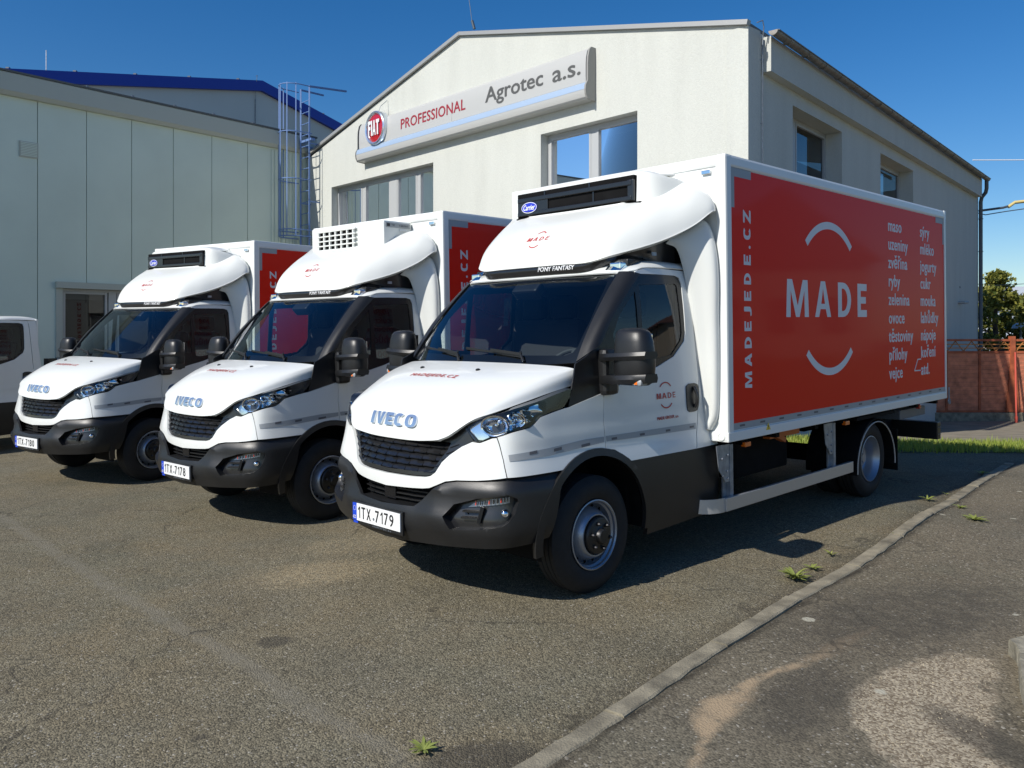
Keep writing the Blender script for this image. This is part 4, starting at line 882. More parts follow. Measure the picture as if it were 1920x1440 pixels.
# finer kerb line
def fine(L,step):
    out=[]; 
    for a,b in zip(L,L[1:]):
        n=max(1,int(math.dist(a,b)/step)); out+=[(a[0]+(b[0]-a[0])*k/n,a[1]+(b[1]-a[1])*k/n) for k in range(n)]
    return out+[L[-1]]
KF=np.array(fine(KERB,.1))
for _ in range(6): KF[1:-1]=KF[1:-1]*.5+(KF[:-2]+KF[2:])*.25
END=[(6.75,10.62),(8.0,10.75),(12,11.3),(20,12.3)]        # far edge of the side paving
SIDE=[tuple(p) for p in KF]+END+[(24,-6),(-3.5,-6)]
def side_mask(x,y):
    x=np.asarray(x);y=np.asarray(y); c=np.zeros(x.shape,bool); n=len(SIDE)
    for i in range(n):
        x1,y1=SIDE[i];x2,y2=SIDE[(i+1)%n]
        if y1==y2: continue
        c^=((y1>y)!=(y2>y))&(x<(x2-x1)*(y-y1)/(y2-y1)+x1)
    return c
def segdist(x,y,L):
    d=np.full(np.shape(x),1e9)
    for (ax,ay),(bx_,by) in zip(L,L[1:]):
        vx,vy=bx_-ax,by-ay; t=np.clip(((x-ax)*vx+(y-ay)*vy)/(vx*vx+vy*vy),0,1); d=np.minimum(d,np.hypot(x-ax-t*vx,y-ay-t*vy))
    return d
def ell(x,y,cx,cy,rx,ry,a=0):
    c,s=math.cos(R(a)),math.sin(R(a)); u=(x-cx)*c+(y-cy)*s; v=-(x-cx)*s+(y-cy)*c
    return np.clip(1.5-np.sqrt((u/rx)**2+(v/ry)**2),0,1)
def polym(x,y,P,soft):
    x=np.asarray(x); c=np.zeros(x.shape,bool); n=len(P)
    for i in range(n):
        x1,y1=P[i];x2,y2=P[(i+1)%n]
        if y1==y2: continue
        c^=((y1>y)!=(y2>y))&(x<(x2-x1)*(y-y1)/(y2-y1)+x1)
    d=segdist(x,y,list(P)+[P[0]]); return np.clip(.5+np.where(c,d,-d)/soft,0,1)
def grid_mesh(name,xs,ys,keep,dz,attrs):
    X,Y=np.meshgrid(xs,ys); Z=gh(X,Y)+dz; nx=len(xs); ny=len(ys)
    me=bpy.data.meshes.new(name)
    i,j=np.meshgrid(np.arange(nx-1),np.arange(ny-1)); i=i.ravel(); j=j.ravel()
    cx=(X[j,i]+X[j,i+1])/2; cy=(Y[j,i]+Y[j+1,i])/2; k=keep(cx,cy); i=i[k]; j=j[k]
    q=np.c_[j*nx+i,j*nx+i+1,(j+1)*nx+i+1,(j+1)*nx+i]
    V=np.c_[X.ravel(),Y.ravel(),Z.ravel()]
    used=np.unique(q); mp=np.full(len(V),-1); mp[used]=np.arange(len(used)); V=V[used]; q=mp[q]
    me.vertices.add(len(V)); me.vertices.foreach_set('co',V.ravel()); me.loops.add(q.size); me.loops.foreach_set('vertex_index',q.ravel())
    me.polygons.add(len(q)); me.polygons.foreach_set('loop_start',np.arange(0,q.size,4)); me.polygons.foreach_set('use_smooth',np.ones(len(q),bool)); me.update(calc_edges=True); me.validate()
    for an,fn in attrs.items():
        a=me.attributes.new(an,'FLOAT','POINT'); a.data.foreach_set('value',fn(V[:,0],V[:,1]).astype(np.float32))
    return me
def axis_(lo,hi,step,far,n=26):
    c=np.arange(lo,hi+1e-6,step); g=np.geomspace(step,far,n); return np.unique(np.r_[lo-np.cumsum(g)[::-1],c,hi+np.cumsum(g)])
xs=axis_(-6,8,.055,90,24); ys=axis_(2.4,12.5,.055,90,24)
def d_kerbside(x,y): return segdist(x,y,[tuple(p) for p in KF]+END)
sandP=[(1.582,3.797),(1.495,3.56),(1.50,3.1),(1.45,2.4),(2.0,2.3),(1.93,3.3),(2.10,3.585),(2.34,3.95),(2.50,4.22),(2.338,4.292),(2.095,4.201),(1.839,4.02)]
lot_attr={
 'seam':lambda x,y:np.clip(1-segdist(x,y,[(-4.9,7.77),(-3.63,6.43),(-2.37,5.16),(-1.34,4.17),(-.886,3.65),(-.58,3.41),(-.1,2.9)])/.10,0,1)*.85,
 'sand':lambda x,y:np.maximum(ell(x,y,-1.38,5.75,.55,.36,20)*.52,ell(x,y,-1.25,6.5,.6,.5)*.40),
 'dark':lambda x,y:np.maximum(np.maximum(np.clip(ell(x,y,-1.317,4.512,.105,.085,10)*3-.9,0,1),np.clip(ell(x,y,-1.318,3.433,.045,.04)*3-.9,0,1)),np.clip(ell(x,y,-.12,3.23,.22,.14,20)*1.6,0,1)),
 'edge':lambda x,y:np.clip(1-d_kerbside(x,y)/.35,0,1),
}
side_attr={
 'seam':lambda x,y:np.clip(1-segdist(x,y,[(.72,3.2),(.907,3.636),(1.2,3.973),(1.531,4.167),(2.078,4.658)])/(.035+.06*(1+np.sin(y*9))),0,1)*np.where(y<4.15,.85,.45),
 'sand':lambda x,y:polym(x,y,sandP,.16),
 'crack':lambda x,y:np.clip(1.3-segdist(x,y,[(p[0]+.075,p[1]-.07) for p in KF])/.022,0,1),
 'dark':lambda x,y:np.maximum(ell(x,y,1.98,3.42,.12,.30,20),np.maximum(ell(x,y,1.35,3.75,.5,.22,50)*.8,ell(x,y,2.4,4.9,1.2,.5,30)*.7)),
 'edge':lambda x,y:np.clip(1-d_kerbside(x,y)/.35,0,1),
}
def ground_mat(name,base,brown,side=False):
    m=bpy.data.materials.new(name); m.use_nodes=True; n=m.node_tree; b=n.nodes['Principled BSDF']; b.inputs['Roughness'].default_value=.93; b.inputs['Specular IOR Level'].default_value=.25
    L=n.links.new; tc=n.nodes.new('ShaderNodeTexCoord')
    def noise(s,d=4,r=.6,w=None,typ=None):
        t=n.nodes.new('ShaderNodeTexNoise'); t.inputs['Scale'].default_value=s; t.inputs['Detail'].default_value=d; t.inputs['Roughness'].default_value=r; L(tc.outputs['Object'],t.inputs['Vector']); return t.outputs['Fac']
    def ramp(v,a,b_,lo=0,hi=1):
        r=n.nodes.new('ShaderNodeMapRange'); r.inputs['From Min'].default_value=a; r.inputs['From Max'].default_value=b_; r.inputs['To Min'].default_value=lo; r.inputs['To Max'].default_value=hi; L(v,r.inputs['Value']); return r.outputs[0]
    def mix(f,a,b_,mode='MIX'):
        x=n.nodes.new('ShaderNodeMix'); x.data_type='RGBA'; x.blend_type=mode
        for s,v in ((0,f),(6,a),(7,b_)):
            if isinstance(v,(tuple,float,int)): x.inputs[s].default_value=(*v,1) if isinstance(v,tuple) else v
            else: L(v,x.inputs[s])
        return x.outputs[2]
    def mth(op,a,b_,cl=True):
        x=n.nodes.new('ShaderNodeMath'); x.operation=op; x.use_clamp=cl
        for s,v in ((0,a),(1,b_)):
            if isinstance(v,(float,int)): x.inputs[s].default_value=v
            else: L(v,x.inputs[s])
        return x.outputs[0]
    def attr(a):
        x=n.nodes.new('ShaderNodeAttribute'); x.attribute_name=a; return x.outputs['Fac']
    vo=n.nodes.new('ShaderNodeTexVoronoi'); vo.inputs['Scale'].default_value=115 if not side else 95; L(tc.outputs['Object'],vo.inputs['Vector'])
    vc=n.nodes.new('ShaderNodeSeparateColor'); L(vo.outputs['Color'],vc.inputs[0])
    stone=ramp(vc.outputs[0],0,1,.50,1.6) if not side else ramp(vc.outputs[0],0,1,.62,1.42)
    c=mix(ramp(noise(.55,5),.35,.68),base,brown)
    c=mix(ramp(noise(2.6,6,.7),.42,.72,0,.6),c,tuple(k*1.45 for k in base))
    c=mix(ramp(noise(1.3,4),.5,.75,0,.6),c,tuple(k*.55 for k in base))
    c=mix(ramp(noise(.42,6,.7),.50,.66,0,.35),c,(base[0]*.78,base[1]*.92,base[2]*.95))
    sv=n.nodes.new('ShaderNodeVectorMath'); sv.operation='SCALE'; L(c,sv.inputs[0]); L(stone,sv.inputs['Scale']); c=sv.outputs[0]
    lite=ramp(vc.outputs[1],.965,.99,0,.7); c=mix(lite,c,(.40,.37,.31))
    n1=noise(9,6,.75); n2=noise(38,5,.7)
    sm=ramp(mth('MULTIPLY',attr('seam'),ramp(n1,.25,.65,.2,1.6)),.25,.75,0,.62 if not side else .9)
    c=mix(sm,c,(.19,.172,.13) if not side else (.36,.27,.17))
    sa=attr('sand'); sa=ramp(mth('MULTIPLY',sa,ramp(n2 if not side else n1,.3,.62,.25,1.5)),.3,.62,0,.75)
    sandc=mix(ramp(vc.outputs[2],.2,.9),(.20,.15,.085) if not side else (.17,.13,.085),(.42,.35,.22) if not side else (.50,.43,.31)); c=mix(sa,c,sandc)
    dk=ramp(mth('MULTIPLY',attr('dark'),ramp(n1,.2,.7,.5,1.4)),.3,.8,0,.62); c=mix(dk,c,(.050,.045,.036))
    # fine cracks
    cv=n.nodes.new('ShaderNodeTexVoronoi'); cv.feature='DISTANCE_TO_EDGE'; cv.inputs['Scale'].default_value=.85
    wv=n.nodes.new('ShaderNodeVectorMath'); wv.operation='ADD'; tn=n.nodes.new('ShaderNodeTexNoise'); tn.inputs['Scale'].default_value=3.5; tn.inputs['Detail'].default_value=6; L(tc.outputs['Object'],tn.inputs['Vector'])
    sc_=n.nodes.new('ShaderNodeVectorMath'); sc_.operation='SCALE'; sc_.inputs['Scale'].default_value=.45; L(tn.outputs['Color'],sc_.inputs[0]); L(tc.outputs['Object'],wv.inputs[0]); L(sc_.outputs[0],wv.inputs[1]); L(wv.outputs[0],cv.inputs['Vector'])
    ck=mth('MULTIPLY',ramp(cv.outputs['Distance'],.002,.011,1,0),ramp(noise(.8,3),.46,.56,0,.62)); c=mix(ck,c,(.045,.040,.030))
    if side:
        ckk=mth('MULTIPLY',attr('crack'),ramp(n1,.3,.6,.45,1)); c=mix(ckk,c,(.020,.017,.012))
        # lichen spots
        v2=n.nodes.new('ShaderNodeTexVoronoi'); v2.inputs['Scale'].default_value=4.6; v2.feature='F1'; L(tc.outputs['Object'],v2.inputs['Vector'])
        v2c=n.nodes.new('ShaderNodeSeparateColor'); L(v2.outputs['Color'],v2c.inputs[0])
        rad=ramp(v2c.outputs[0],.60,1,.0,.19); d=mth('SUBTRACT',rad,v2.outputs['Distance'],False); d=ramp(mth('ADD',d,ramp(n2,.3,.7,-.03,.03),False),.0,.03,0,1); c=mix(mth('MULTIPLY',d,.75),c,(.44,.42,.33))
        c=mix(mth('MULTIPLY',ramp(noise(16,7,.75),.60,.72,0,.35),ramp(noise(1.6,3),.45,.62,0,1)),c,(.25,.23,.17))
    ed=ramp(mth('MULTIPLY',attr('edge'),n1),.25,.6,0,.55); c=mix(ed,c,(.062,.053,.036))
    L(c,b.inputs['Base Color'])
    bp=n.nodes.new('ShaderNodeBump'); bp.inputs['Strength'].default_value=.85 if not side else .55; bp.inputs['Distance'].default_value=.006
    hh=mth('ADD',mth('MULTIPLY',ramp(vo.outputs['Distance'],0,.7,1,0),.7),mth('MULTIPLY',n2,.4 if not side else .10)); L(hh,bp.inputs['Height']); L(bp.outputs[0],b.inputs['Normal'])
    MAT[name]=m; return m
asph=ground_mat('asphalt',(.128,.115,.080),(.160,.130,.078)); sidem=ground_mat('old_asphalt',(.128,.112,.080),(.150,.126,.086),True)
lot=link('asphalt_yard',grid_mesh('asphalt_yard',xs,ys,lambda x,y:~side_mask(x,y),0,lot_attr),None,[asph]); tag(lot,kind='structure')
sp=link('side_paving',grid_mesh('side_paving',xs,ys,lambda x,y:side_mask(x,y),.012,side_attr),None,[sidem]); tag(sp,kind='structure')
# kerb: long flush stones
kerbm=mat('kerb_concrete',(.215,.19,.135),.92,bump=.6,bscale=90,var=.45,vscale=7)
kb=empty('kerb'); tag(kb,'weathered flush concrete kerb curving from the foreground past the nearest truck','kerb')
cum=np.r_[0,np.cumsum(np.hypot(*np.diff(KF,axis=0).T))]
def kpt(s): return np.interp(s,cum,KF[:,0]),np.interp(s,cum,KF[:,1])
s=0; k=0
while s<cum[-1]-.1:
    e=min(s+1.0,cum[-1]); sec=[]
    for t in np.linspace(s+.006,e-.006,9):
        x,y=kpt(t); x2,y2=kpt(min(t+.02,cum[-1])); x1,y1=kpt(max(t-.02,0)); d=math.hypot(x2-x1,y2-y1); nx,ny=(y2-y1)/d,-(x2-x1)/d
        h=ghf(x,y)+.020+.005*math.sin(k*2.1)+.0025*math.sin(t*31+k); j=.006*math.sin(t*23+k)*math.sin(t*51)
        sec.append([(x-nx*(.012+j),y-ny*(.012+j),h-.12),(x-nx*(.012+j),y-ny*(.012+j),h-.008),(x-nx*.004,y-ny*.004,h),(x+nx*.082,y+ny*.082,h+.003),(x+nx*(.092+j),y+ny*(.092+j),h-.004),(x+nx*(.092+j),y+ny*(.092+j),h-.12)])
    mb=MB(); mb.grid(sec); mb.add(sec[0],[(5,4,3,2,1,0)]); mb.add(sec[-1],[(0,1,2,3,4,5)]); mb.build('kerb_stone',kerbm,kb,ang=30,fix=True); s=e; k+=1
# raised concrete edge in the right-hand corner
mb=MB(); out_=[(2.62,4.32),(2.60,4.17),(2.46,3.95),(2.30,3.65),(2.17,3.35),(2.06,3.0),(1.9,2.6),(2.6,2.2),(3.4,2.6),(3.3,4.5)]
rws=[[(x+(.02 if i<7 else 0)*k_,y,ghf(x,y)+z) for i,(x,y) in enumerate(densify(smooth_poly(out_,1),.15,.15)+[smooth_poly(out_,1)[0]])] for z,k_ in ((-.1,0),(.085,0),(.10,1))]
cs=smooth_poly(out_,1); dn=densify(cs,.15,.15); rws=[[(x,y,ghf(x,y)+z) for x,y in dn+[dn[0]]] for z in (-.1,.088)]+[[(2.6+(x-2.6)*.975,3.4+(y-3.4)*.985,ghf(x,y)+.10) for x,y in dn+[dn[0]]]]
mb.grid(rws); mb.add([r for r in rws[-1][:-1]],[tuple(range(len(dn)))]); ce=mb.build('concrete_step',mat('pale_concrete',(.24,.22,.165),.95,bump=.9,bscale=45,var=.5,vscale=9),None,fix=True)
tag(ce,'rounded pale concrete step edge at the bottom right corner beside the gravel patch','concrete step')
# loose grit
grit=MB(); rg=random.Random(3)
for _ in range(2600):
    u=rg.random()
    if u<.5: x,y=1.5+rg.random()*1.1,3.05+rg.random()*1.3; 
    elif u<.7: x,y=-1.9+rg.random()*1.2,5.3+rg.random()*1.2
    else:
        t=rg.random()*cum[-1]; x,y=kpt(t); x+=rg.gauss(0,.06); y+=rg.gauss(0,.06)
    if u<.5 and not inside((x,y),sandP): continue
    sm=bool(side_mask(np.array([x]),np.array([y]))[0]); z=ghf(x,y)+(.012 if sm else 0); r_=.0022+.0035*rg.random(); a=rg.random()*6.28
    P_=[(x+r_*math.cos(a+q),y+r_*math.sin(a+q)*.8,z-.001) for q in (0,2.1,4.2)]+[(x,y,z+r_*.9)]
    grit.add(P_,[(0,1,3),(1,2,3),(2,0,3)])
tag(grit.build('grit',mat('grit_stone',(.34,.29,.20),.9,var=.4,vscale=40)),kind='stuff')
# ---------------------------------------------------------------- grass strip and weeds
def leaf_mat(name,c,c2):
    m=bpy.data.materials.new(name); m.use_nodes=True; n=m.node_tree; b=n.nodes['Principled BSDF']; b.inputs['Roughness'].default_value=.6
    g=n.nodes.new('ShaderNodeNewGeometry'); r=n.nodes.new('ShaderNodeMix'); r.data_type='RGBA'; r.inputs[6].default_value=(*c,1); r.inputs[7].default_value=(*c2,1); n.links.new(g.outputs['Random Per Island'],r.inputs[0]); n.links.new(r.outputs[2],b.inputs['Base Color'])
    t=n.nodes.new('ShaderNodeBsdfTranslucent'); n.links.new(r.outputs[2],t.inputs[0]); mx=n.nodes.new('ShaderNodeMixShader'); mx.inputs[0].default_value=.35; o=n.nodes['Material Output']
    n.links.new(b.outputs[0],mx.inputs[1]); n.links.new(t.outputs[0],mx.inputs[2]); n.links.new(mx.outputs[0],o.inputs[0]); MAT[name]=m; return m
grassm=leaf_mat('grass_blade',(.20,.29,.035),(.42,.46,.09)); weedm=leaf_mat('weed_leaf',(.16,.27,.045),(.52,.47,.15))
GP=[(3.9,11.55),(5.0,11.62),(6.6,11.75),(8.2,12.0),(12,12.6),(18,13.3),(18,15.2),(12,14.1),(9,13.75),(7,13.65),(4.2,13.5)]
me=grid_mesh('grass_soil',np.arange(3.5,18.2,.2),np.arange(11.2,15.4,.2),lambda x,y:polym(x,y,GP,.01)>.5,.008,{})
tag(link('grass_verge',me,None,[mat('soil',(.075,.085,.028),.95,bump=.8,bscale=30,var=.4,vscale=6)]),kind='structure')
gb=MB(); rg=random.Random(5)
while len(gb.f)<26000:
    x=rg.uniform(3.8,12.5); y=rg.uniform(11.4,14.4)
    if not inside((x,y+rg.gauss(0,.05)),GP): continue
    h=rg.uniform(.04,.12)*(1.5 if rg.random()<.05 else 1); a=rg.random()*6.28; l=rg.uniform(.01,.05); wd_=rg.uniform(.004,.009); z=ghf(x,y) if len(gb.f)%8==0 else z0_
    z0_=ghf(x,y) if len(gb.f)%8==0 else z
    z=ghf(x,y)
    ca,sa=math.cos(a),math.sin(a)
    gb.add([(x-wd_*sa,y+wd_*ca,z),(x+wd_*sa,y-wd_*ca,z),(x+l*.4*ca+wd_*.7*sa,y+l*.4*sa-wd_*.7*ca,z+h*.6),(x+l*.4*ca-wd_*.7*sa,y+l*.4*sa+wd_*.7*ca,z+h*.6),(x+l*ca,y+l*sa,z+h)],[(0,1,2,3),(3,2,4)])
tag(gb.build('grass',grassm),kind='stuff')
def weed(x,y,rad,n,seed,label,flat=.5,grp_='weeds growing along the kerb'):
    rad*=1.45; n=int(n*2.1)
    rg=random.Random(seed); mb=MB(); z=ghf(x,y)+.012
    for k in range(n):
        a=6.283*k/n+rg.uniform(-.4,.4); L_=rad*rg.uniform(.5,1.05); el=rg.uniform(.25,1.1)*(1-flat*.5); w_=L_*rg.uniform(.07,.14); ca,sa=math.cos(a),math.sin(a); pr=[]
        for i in range(6):
            u=i/5; r_=L_*u*math.cos(el*(1-u*.5)); hz=L_*math.sin(el)*u*(1.15-.55*u); ww=w_*math.sin(math.pi*min(1,u*.92+.08))**.7*(1+.25*math.sin(i*2.5+k)); pr.append([(x+r_*ca-ww*sa,y+r_*sa+ww*ca,z+hz+.15*ww),(x+r_*ca,y+r_*sa,z+hz),(x+r_*ca+ww*sa,y+r_*sa-ww*ca,z+hz+.15*ww)])
        mb.grid(pr)
    o=mb.build('weed',weedm); o.name='weed'; return tag(o,label,'weed',grp_)
weed(1.92,5.52,.085,22,1,'bushiest weed tuft on the kerb, lowest of the row of weeds',.1)
weed(2.13,5.76,.055,7,2,'small flat weed sprig on the kerb just above the bushy tuft',.7)
weed(2.39,6.09,.05,6,3,'thin upright weed sprig beside the kerb above the flat one',0)
weed(3.13,6.62,.03,5,4,'tiny weed in the crack behind the kerb halfway along',.3)
weed(4.11,8.04,.07,8,5,'yellow-green weed on the yard side of the kerb bend',.5)
weed(4.26,7.72,.06,7,6,'low weed on the paving side of the kerb bend',.7)
weed(4.50,8.42,.04,5,7,'tiny weed on the kerb above the two at the bend',.5)
weed(5.62,9.72,.075,7,8,'leafy weed at the far end of the kerb by the shadow edge',.2)
weed(4.10,7.20,.10,11,9,'spreading flat weed alone on the dark side paving',.85,None)
weed(-.36,3.31,.055,14,10,'small mossy weed in a crack at the bottom of the yard',.9,None)
# ================================================================ main building (plan: C0 is its near corner)
C0=(3.634,12.5)
dF=(-.68709,.72657); nF=(-.72657,-.68709); dR=(math.sin(R(40.6)),math.cos(R(40.6))); nR=(dR[1],-dR[0])
def PF(s,z,o=0): return (C0[0]+dF[0]*s+nF[0]*o,C0[1]+dF[1]*s+nF[1]*o,z)
def PR(s,z,o=0): return (C0[0]+dR[0]*s+nR[0]*o,C0[1]+dR[1]*s+nR[1]*o,z)
Q0=(-5.75,22.2)
def PL(s,z,o=0): return (Q0[0]+dR[0]*s+nR[0]*o,Q0[1]+dR[1]*s+nR[1]*o,z)
def fbox(mb,F,s0,s1,z0,z1,o0,o1,mi=0):
    v=[F(s0,z0,o0),F(s1,z0,o0),F(s1,z1,o0),F(s0,z1,o0),F(s0,z0,o1),F(s1,z0,o1),F(s1,z1,o1),F(s0,z1,o1)]
    return mb.add(v,[(0,1,2,3),(7,6,5,4),(4,5,1,0),(5,6,2,1),(6,7,3,2),(7,4,0,3)],mi)
def FB(name,mt,parent,F,*a): mb=MB(); fbox(mb,F,*a); return mb.build(name,mt,parent,fix=True)
def plaster_mat(name,c):
    m=mat(name,c,.95,bump=.5,bscale=55,spec=.2); n=m.node_tree; b=n.nodes['Principled BSDF']; tc=n.nodes['Texture Coordinate']
    mp=n.nodes.new('ShaderNodeMapping'); mp.inputs['Scale'].default_value=(1.6,1.6,.25); n.links.new(tc.outputs['Object'],mp.inputs[0]); t=n.nodes.new('ShaderNodeTexNoise'); t.inputs['Scale'].default_value=1.5; t.inputs['Detail'].default_value=7; n.links.new(mp.outputs[0],t.inputs['Vector'])
    t2=n.nodes.new('ShaderNodeTexNoise'); t2.inputs['Scale'].default_value=30; t2.inputs['Detail'].default_value=4; n.links.new(tc.outputs['Object'],t2.inputs['Vector'])
    ad=n.nodes.new('ShaderNodeMath'); ad.operation='ADD'; n.links.new(t.outputs['Fac'],ad.inputs[0]); n.links.new(t2.outputs['Fac'],ad.inputs[1])
    mr=n.nodes.new('ShaderNodeMapRange'); mr.inputs['From Min'].default_value=.7; mr.inputs['From Max'].default_value=1.3; mr.inputs['To Min'].default_value=.93; mr.inputs['To Max'].default_value=1.05; n.links.new(ad.outputs[0],mr.inputs['Value'])
    mx=n.nodes.new('ShaderNodeVectorMath'); mx.operation='SCALE'; mx.inputs[0].default_value=c; n.links.new(mr.outputs[0],mx.inputs['Scale']); n.links.new(mx.outputs[0],b.inputs['Base Color']); return m
plaster=plaster_mat('plaster',(.535,.545,.50)); framem=mat('window_frame_grey',(.40,.41,.41),.45); roofm=mat('roof_sheet',(.16,.155,.145),.6,metal=.3,var=.2,vscale=5); trimm=mat('metal_trim',(.36,.36,.345),.5,metal=.4)
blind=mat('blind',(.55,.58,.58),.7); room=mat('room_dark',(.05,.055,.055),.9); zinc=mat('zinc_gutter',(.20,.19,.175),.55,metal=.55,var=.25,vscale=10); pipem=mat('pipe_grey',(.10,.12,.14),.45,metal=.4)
bd=empty('office_building',(*C0,0)); 
tag(bd,'pale plastered gabled building with a long signboard, behind the trucks','building')
def unparent_shift(root):  # children are modelled in world space: undo the empty's own position
    for c_ in KIDS.get(root.name,[]): c_.matrix_parent_inverse=root.matrix_world.inverted() if 0 else Matrix.Translation(-Vector(root.location))
GB=-.75
w1=(7.857,12.19,3.95,5.53); w2=(2.135,4.477,3.95,5.555); r1_=(1.76,4.207,3.95,5.587); r2_=(6.633,9.191,3.95,5.59)
rect=lambda w_:[(w_[0],w_[2]),(w_[1],w_[2]),(w_[1],w_[3]),(w_[0],w_[3])]
panel('front_wall',PF,[(0,GB),(13.45,GB),(13.45,6.46),(6.9,8.10),(0,6.44)],4,2,plaster,bd,.36,0,holes=[rect(w1),rect(w2),rect((8,12.2,.3,2.4)),rect((2.1,4.5,.3,2.4))],smooth=False)
panel('side_wall',PR,[(0,GB),(16.42,GB),(16.42,6.44),(0,6.44)],4,2,plaster,bd,.36,0,holes=[rect(r1_),rect(r2_)],smooth=False)
far=[PR(16.42,GB),PF(13.45,GB)]; fx_=PF(13.45,0); fx2=(fx_[0]+dR[0]*16.4,fx_[1]+dR[1]*16.4)
mb=MB(); a=PR(16.40,GB,-.01)[:2]; b=fx2; c=fx_[:2]
for p,q in ((a,b),(b,c)): mb.add([(p[0],p[1],GB),(q[0],q[1],GB),(q[0],q[1],6.4),(p[0],p[1],6.4)],[(0,1,2,3)])
mb.build('back_wall',plaster,bd)
def window(F,w_,d,layout,parent,blindh=.25,lab=None):
    """layout: list of (s0,s1,kind) pane spans"""
    s0,s1,z0,z1=w_; wf=MB(); o0,o1=-d-.07,-d
    fbox(wf,F,s0,s1,z1-.06,z1-.002,o0,o1); fbox(wf,F,s0,s1,z0+.002,z0+.07,o0,o1); fbox(wf,F,s0+.002,s0+.06,z0+.07,z1-.06,o0,o1); fbox(wf,F,s1-.06,s1-.002,z0+.07,z1-.06,o0,o1)
    w_=wf.build('window',framem,parent,fix=True)
    for (a,b,kd) in layout:
        if kd=='pillar': FB('mullion',framem,w_,F,a,b,z0+.07,z1-.06,o0,o1+.02); continue
        if kd=='mull': FB('mullion',framem,w_,F,a,b,z0+.07,z1-.06,o0,o1+.005); continue
        sm=MB(); f=.045; zz0,zz1=z0+.075,z1-.065
        for q in ((a,b,zz1-f,zz1),(a,b,zz0,zz0+f),(a,a+f,zz0+f,zz1-f),(b-f,b,zz0+f,zz1-f)): fbox(sm,F,*q,o0+.015,o1+.012)
        tilt=kd=='tilt'
        so=sm.build('sash',framem,w_,fix=True)
        g=MB(); g.add([F(a+f,zz0+f,o0+.04),F(b-f,zz0+f,o0+.04),F(b-f,zz1-f,o0+.04),F(a+f,zz1-f,o0+.04)],[(0,1,2,3)]); go=g.build('pane',bglass,w_)
        bl=FB('blind',blind,w_,F,a+.05,b-.05,zz1-blindh,zz1-.04,o0-.08,o0-.07)
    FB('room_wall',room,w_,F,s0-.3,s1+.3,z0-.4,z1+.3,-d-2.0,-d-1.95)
    return w_
window(PF,w1,.20,[(11.03,12.13,'p'),(10.90,11.03,'mull'),(9.80,10.90,'p'),(9.50,9.80,'pillar'),(8.72,9.50,'p'),(8.62,8.72,'mull'),(7.917,8.62,'p')],bd,.18)
window(PF,w2,.20,[(3.36,4.417,'p'),(3.22,3.36,'mull'),(2.195,3.22,'p')],bd,.16)
window(PR,r1_,.31,[(1.82,2.55,'p'),(2.55,2.66,'mull'),(2.66,4.147,'p')],bd,.12)
window(PR,r2_,.31,[(6.693,7.5,'p'),(7.5,7.6,'mull'),(7.6,9.131,'p')],bd,.12)
window(PF,(8,12.2,.3,2.4),.2,[(8.06,9.4,'p'),(9.4,9.5,'mull'),(9.5,10.8,'p'),(10.8,10.9,'mull'),(10.9,12.14,'p')],bd,.2); window(PF,(2.1,4.5,.3,2.4),.2,[(2.16,3.25,'p'),(3.25,3.35,'mull'),(3.35,4.44,'p')],bd,.2)
# tilted-open sash at the left end of the upper window
mb=MB()
for q in ((11.95,11.99,4.05,5.40),): 
    a,b=PF(12.02,5.36,-.12),PF(11.92,4.05,-.12); mb.seg(a,b,.04,.03)
mb.build('open_sash',framem,bd)
for F,w_ in ((PF,w1),(PF,w2),(PR,r1_),(PR,r2_)): FB('window_sill',trimm,bd,F,w_[0]+.003,w_[1]-.003,w_[2]-.02,w_[2]+.012,-.2,.04)
# roof, verge trims
rt=MB(); t0=.10
E0=PR(-.04,6.50,.22); E1=PR(16.5,6.50,.22); R0_=PF(6.9,8.17,.05); R1_=(R0_[0]+dR[0]*16.5,R0_[1]+dR[1]*16.5,8.17); L0=PF(13.75,6.50,.05); L1=(L0[0]+dR[0]*16.5,L0[1]+dR[1]*16.5,6.50)
E0=(*PF(0,6.50,.05)[:2],6.50); E0b=PR(.25,6.47,.26)
for q in ((E0,E1,R1_,R0_),(R0_,R1_,L1,L0)): 
    lo=[(x,y,z-.05) for x,y,z in q]; rt.add(list(q)+lo,[(0,1,2,3),(7,6,5,4)]+[(k_,4+k_,4+(k_+1)%4,(k_+1)%4) for k_ in range(4)])
rt.build('roof',roofm,bd,fix=True)
for a,b in ((PF(-.02,6.475,.02),PF(6.9,8.145,.02)),(PF(6.9,8.145,.02),PF(13.7,6.49,.02))): MB().seg(a,b,.10,.075).build('verge_trim',trimm,bd)
# boxed eaves on the side wall with gutter, downpipe, lightning rod
FB('eaves_box',plaster,bd,PR,.49,16.15,5.83,6.38,.002,.155)
mb=MB(); rows=[]
for s_ in np.linspace(.33,16.45,18): rows.append([PR(s_,6.40-.075*math.sin(R(a)),.255-.075*math.cos(R(a))) for a in range(0,181,15)])
mb.grid(rows); mb.add(rows[0],[tuple(range(len(rows[0])))]); mb.add(rows[-1],[tuple(range(len(rows[0])))]); g_=mb.build('gutter',zinc,bd)
for s_ in np.arange(.9,16.3,.78): MB().tube([PR(s_,6.40-.079*math.sin(R(a)),.255-.079*math.cos(R(a))) for a in range(0,181,20)],.006,5,caps=False).build('gutter_bracket',zinc,bd)
MB().tube([PR(.36,6.40,.335),PR(16.45,6.40,.335)],.011,8).build('gutter_rim',pipem,bd)
MB().tube([PR(16.30,6.36,.25),PR(16.30,6.1,.25),PR(16.33,5.98,.22),PR(16.40,5.85,.10),PR(16.42,5.72,.07),PR(16.42,4.0,.07),PR(16.42,-.6,.07)],.055,12).build('downpipe',pipem,bd)
mb=MB()
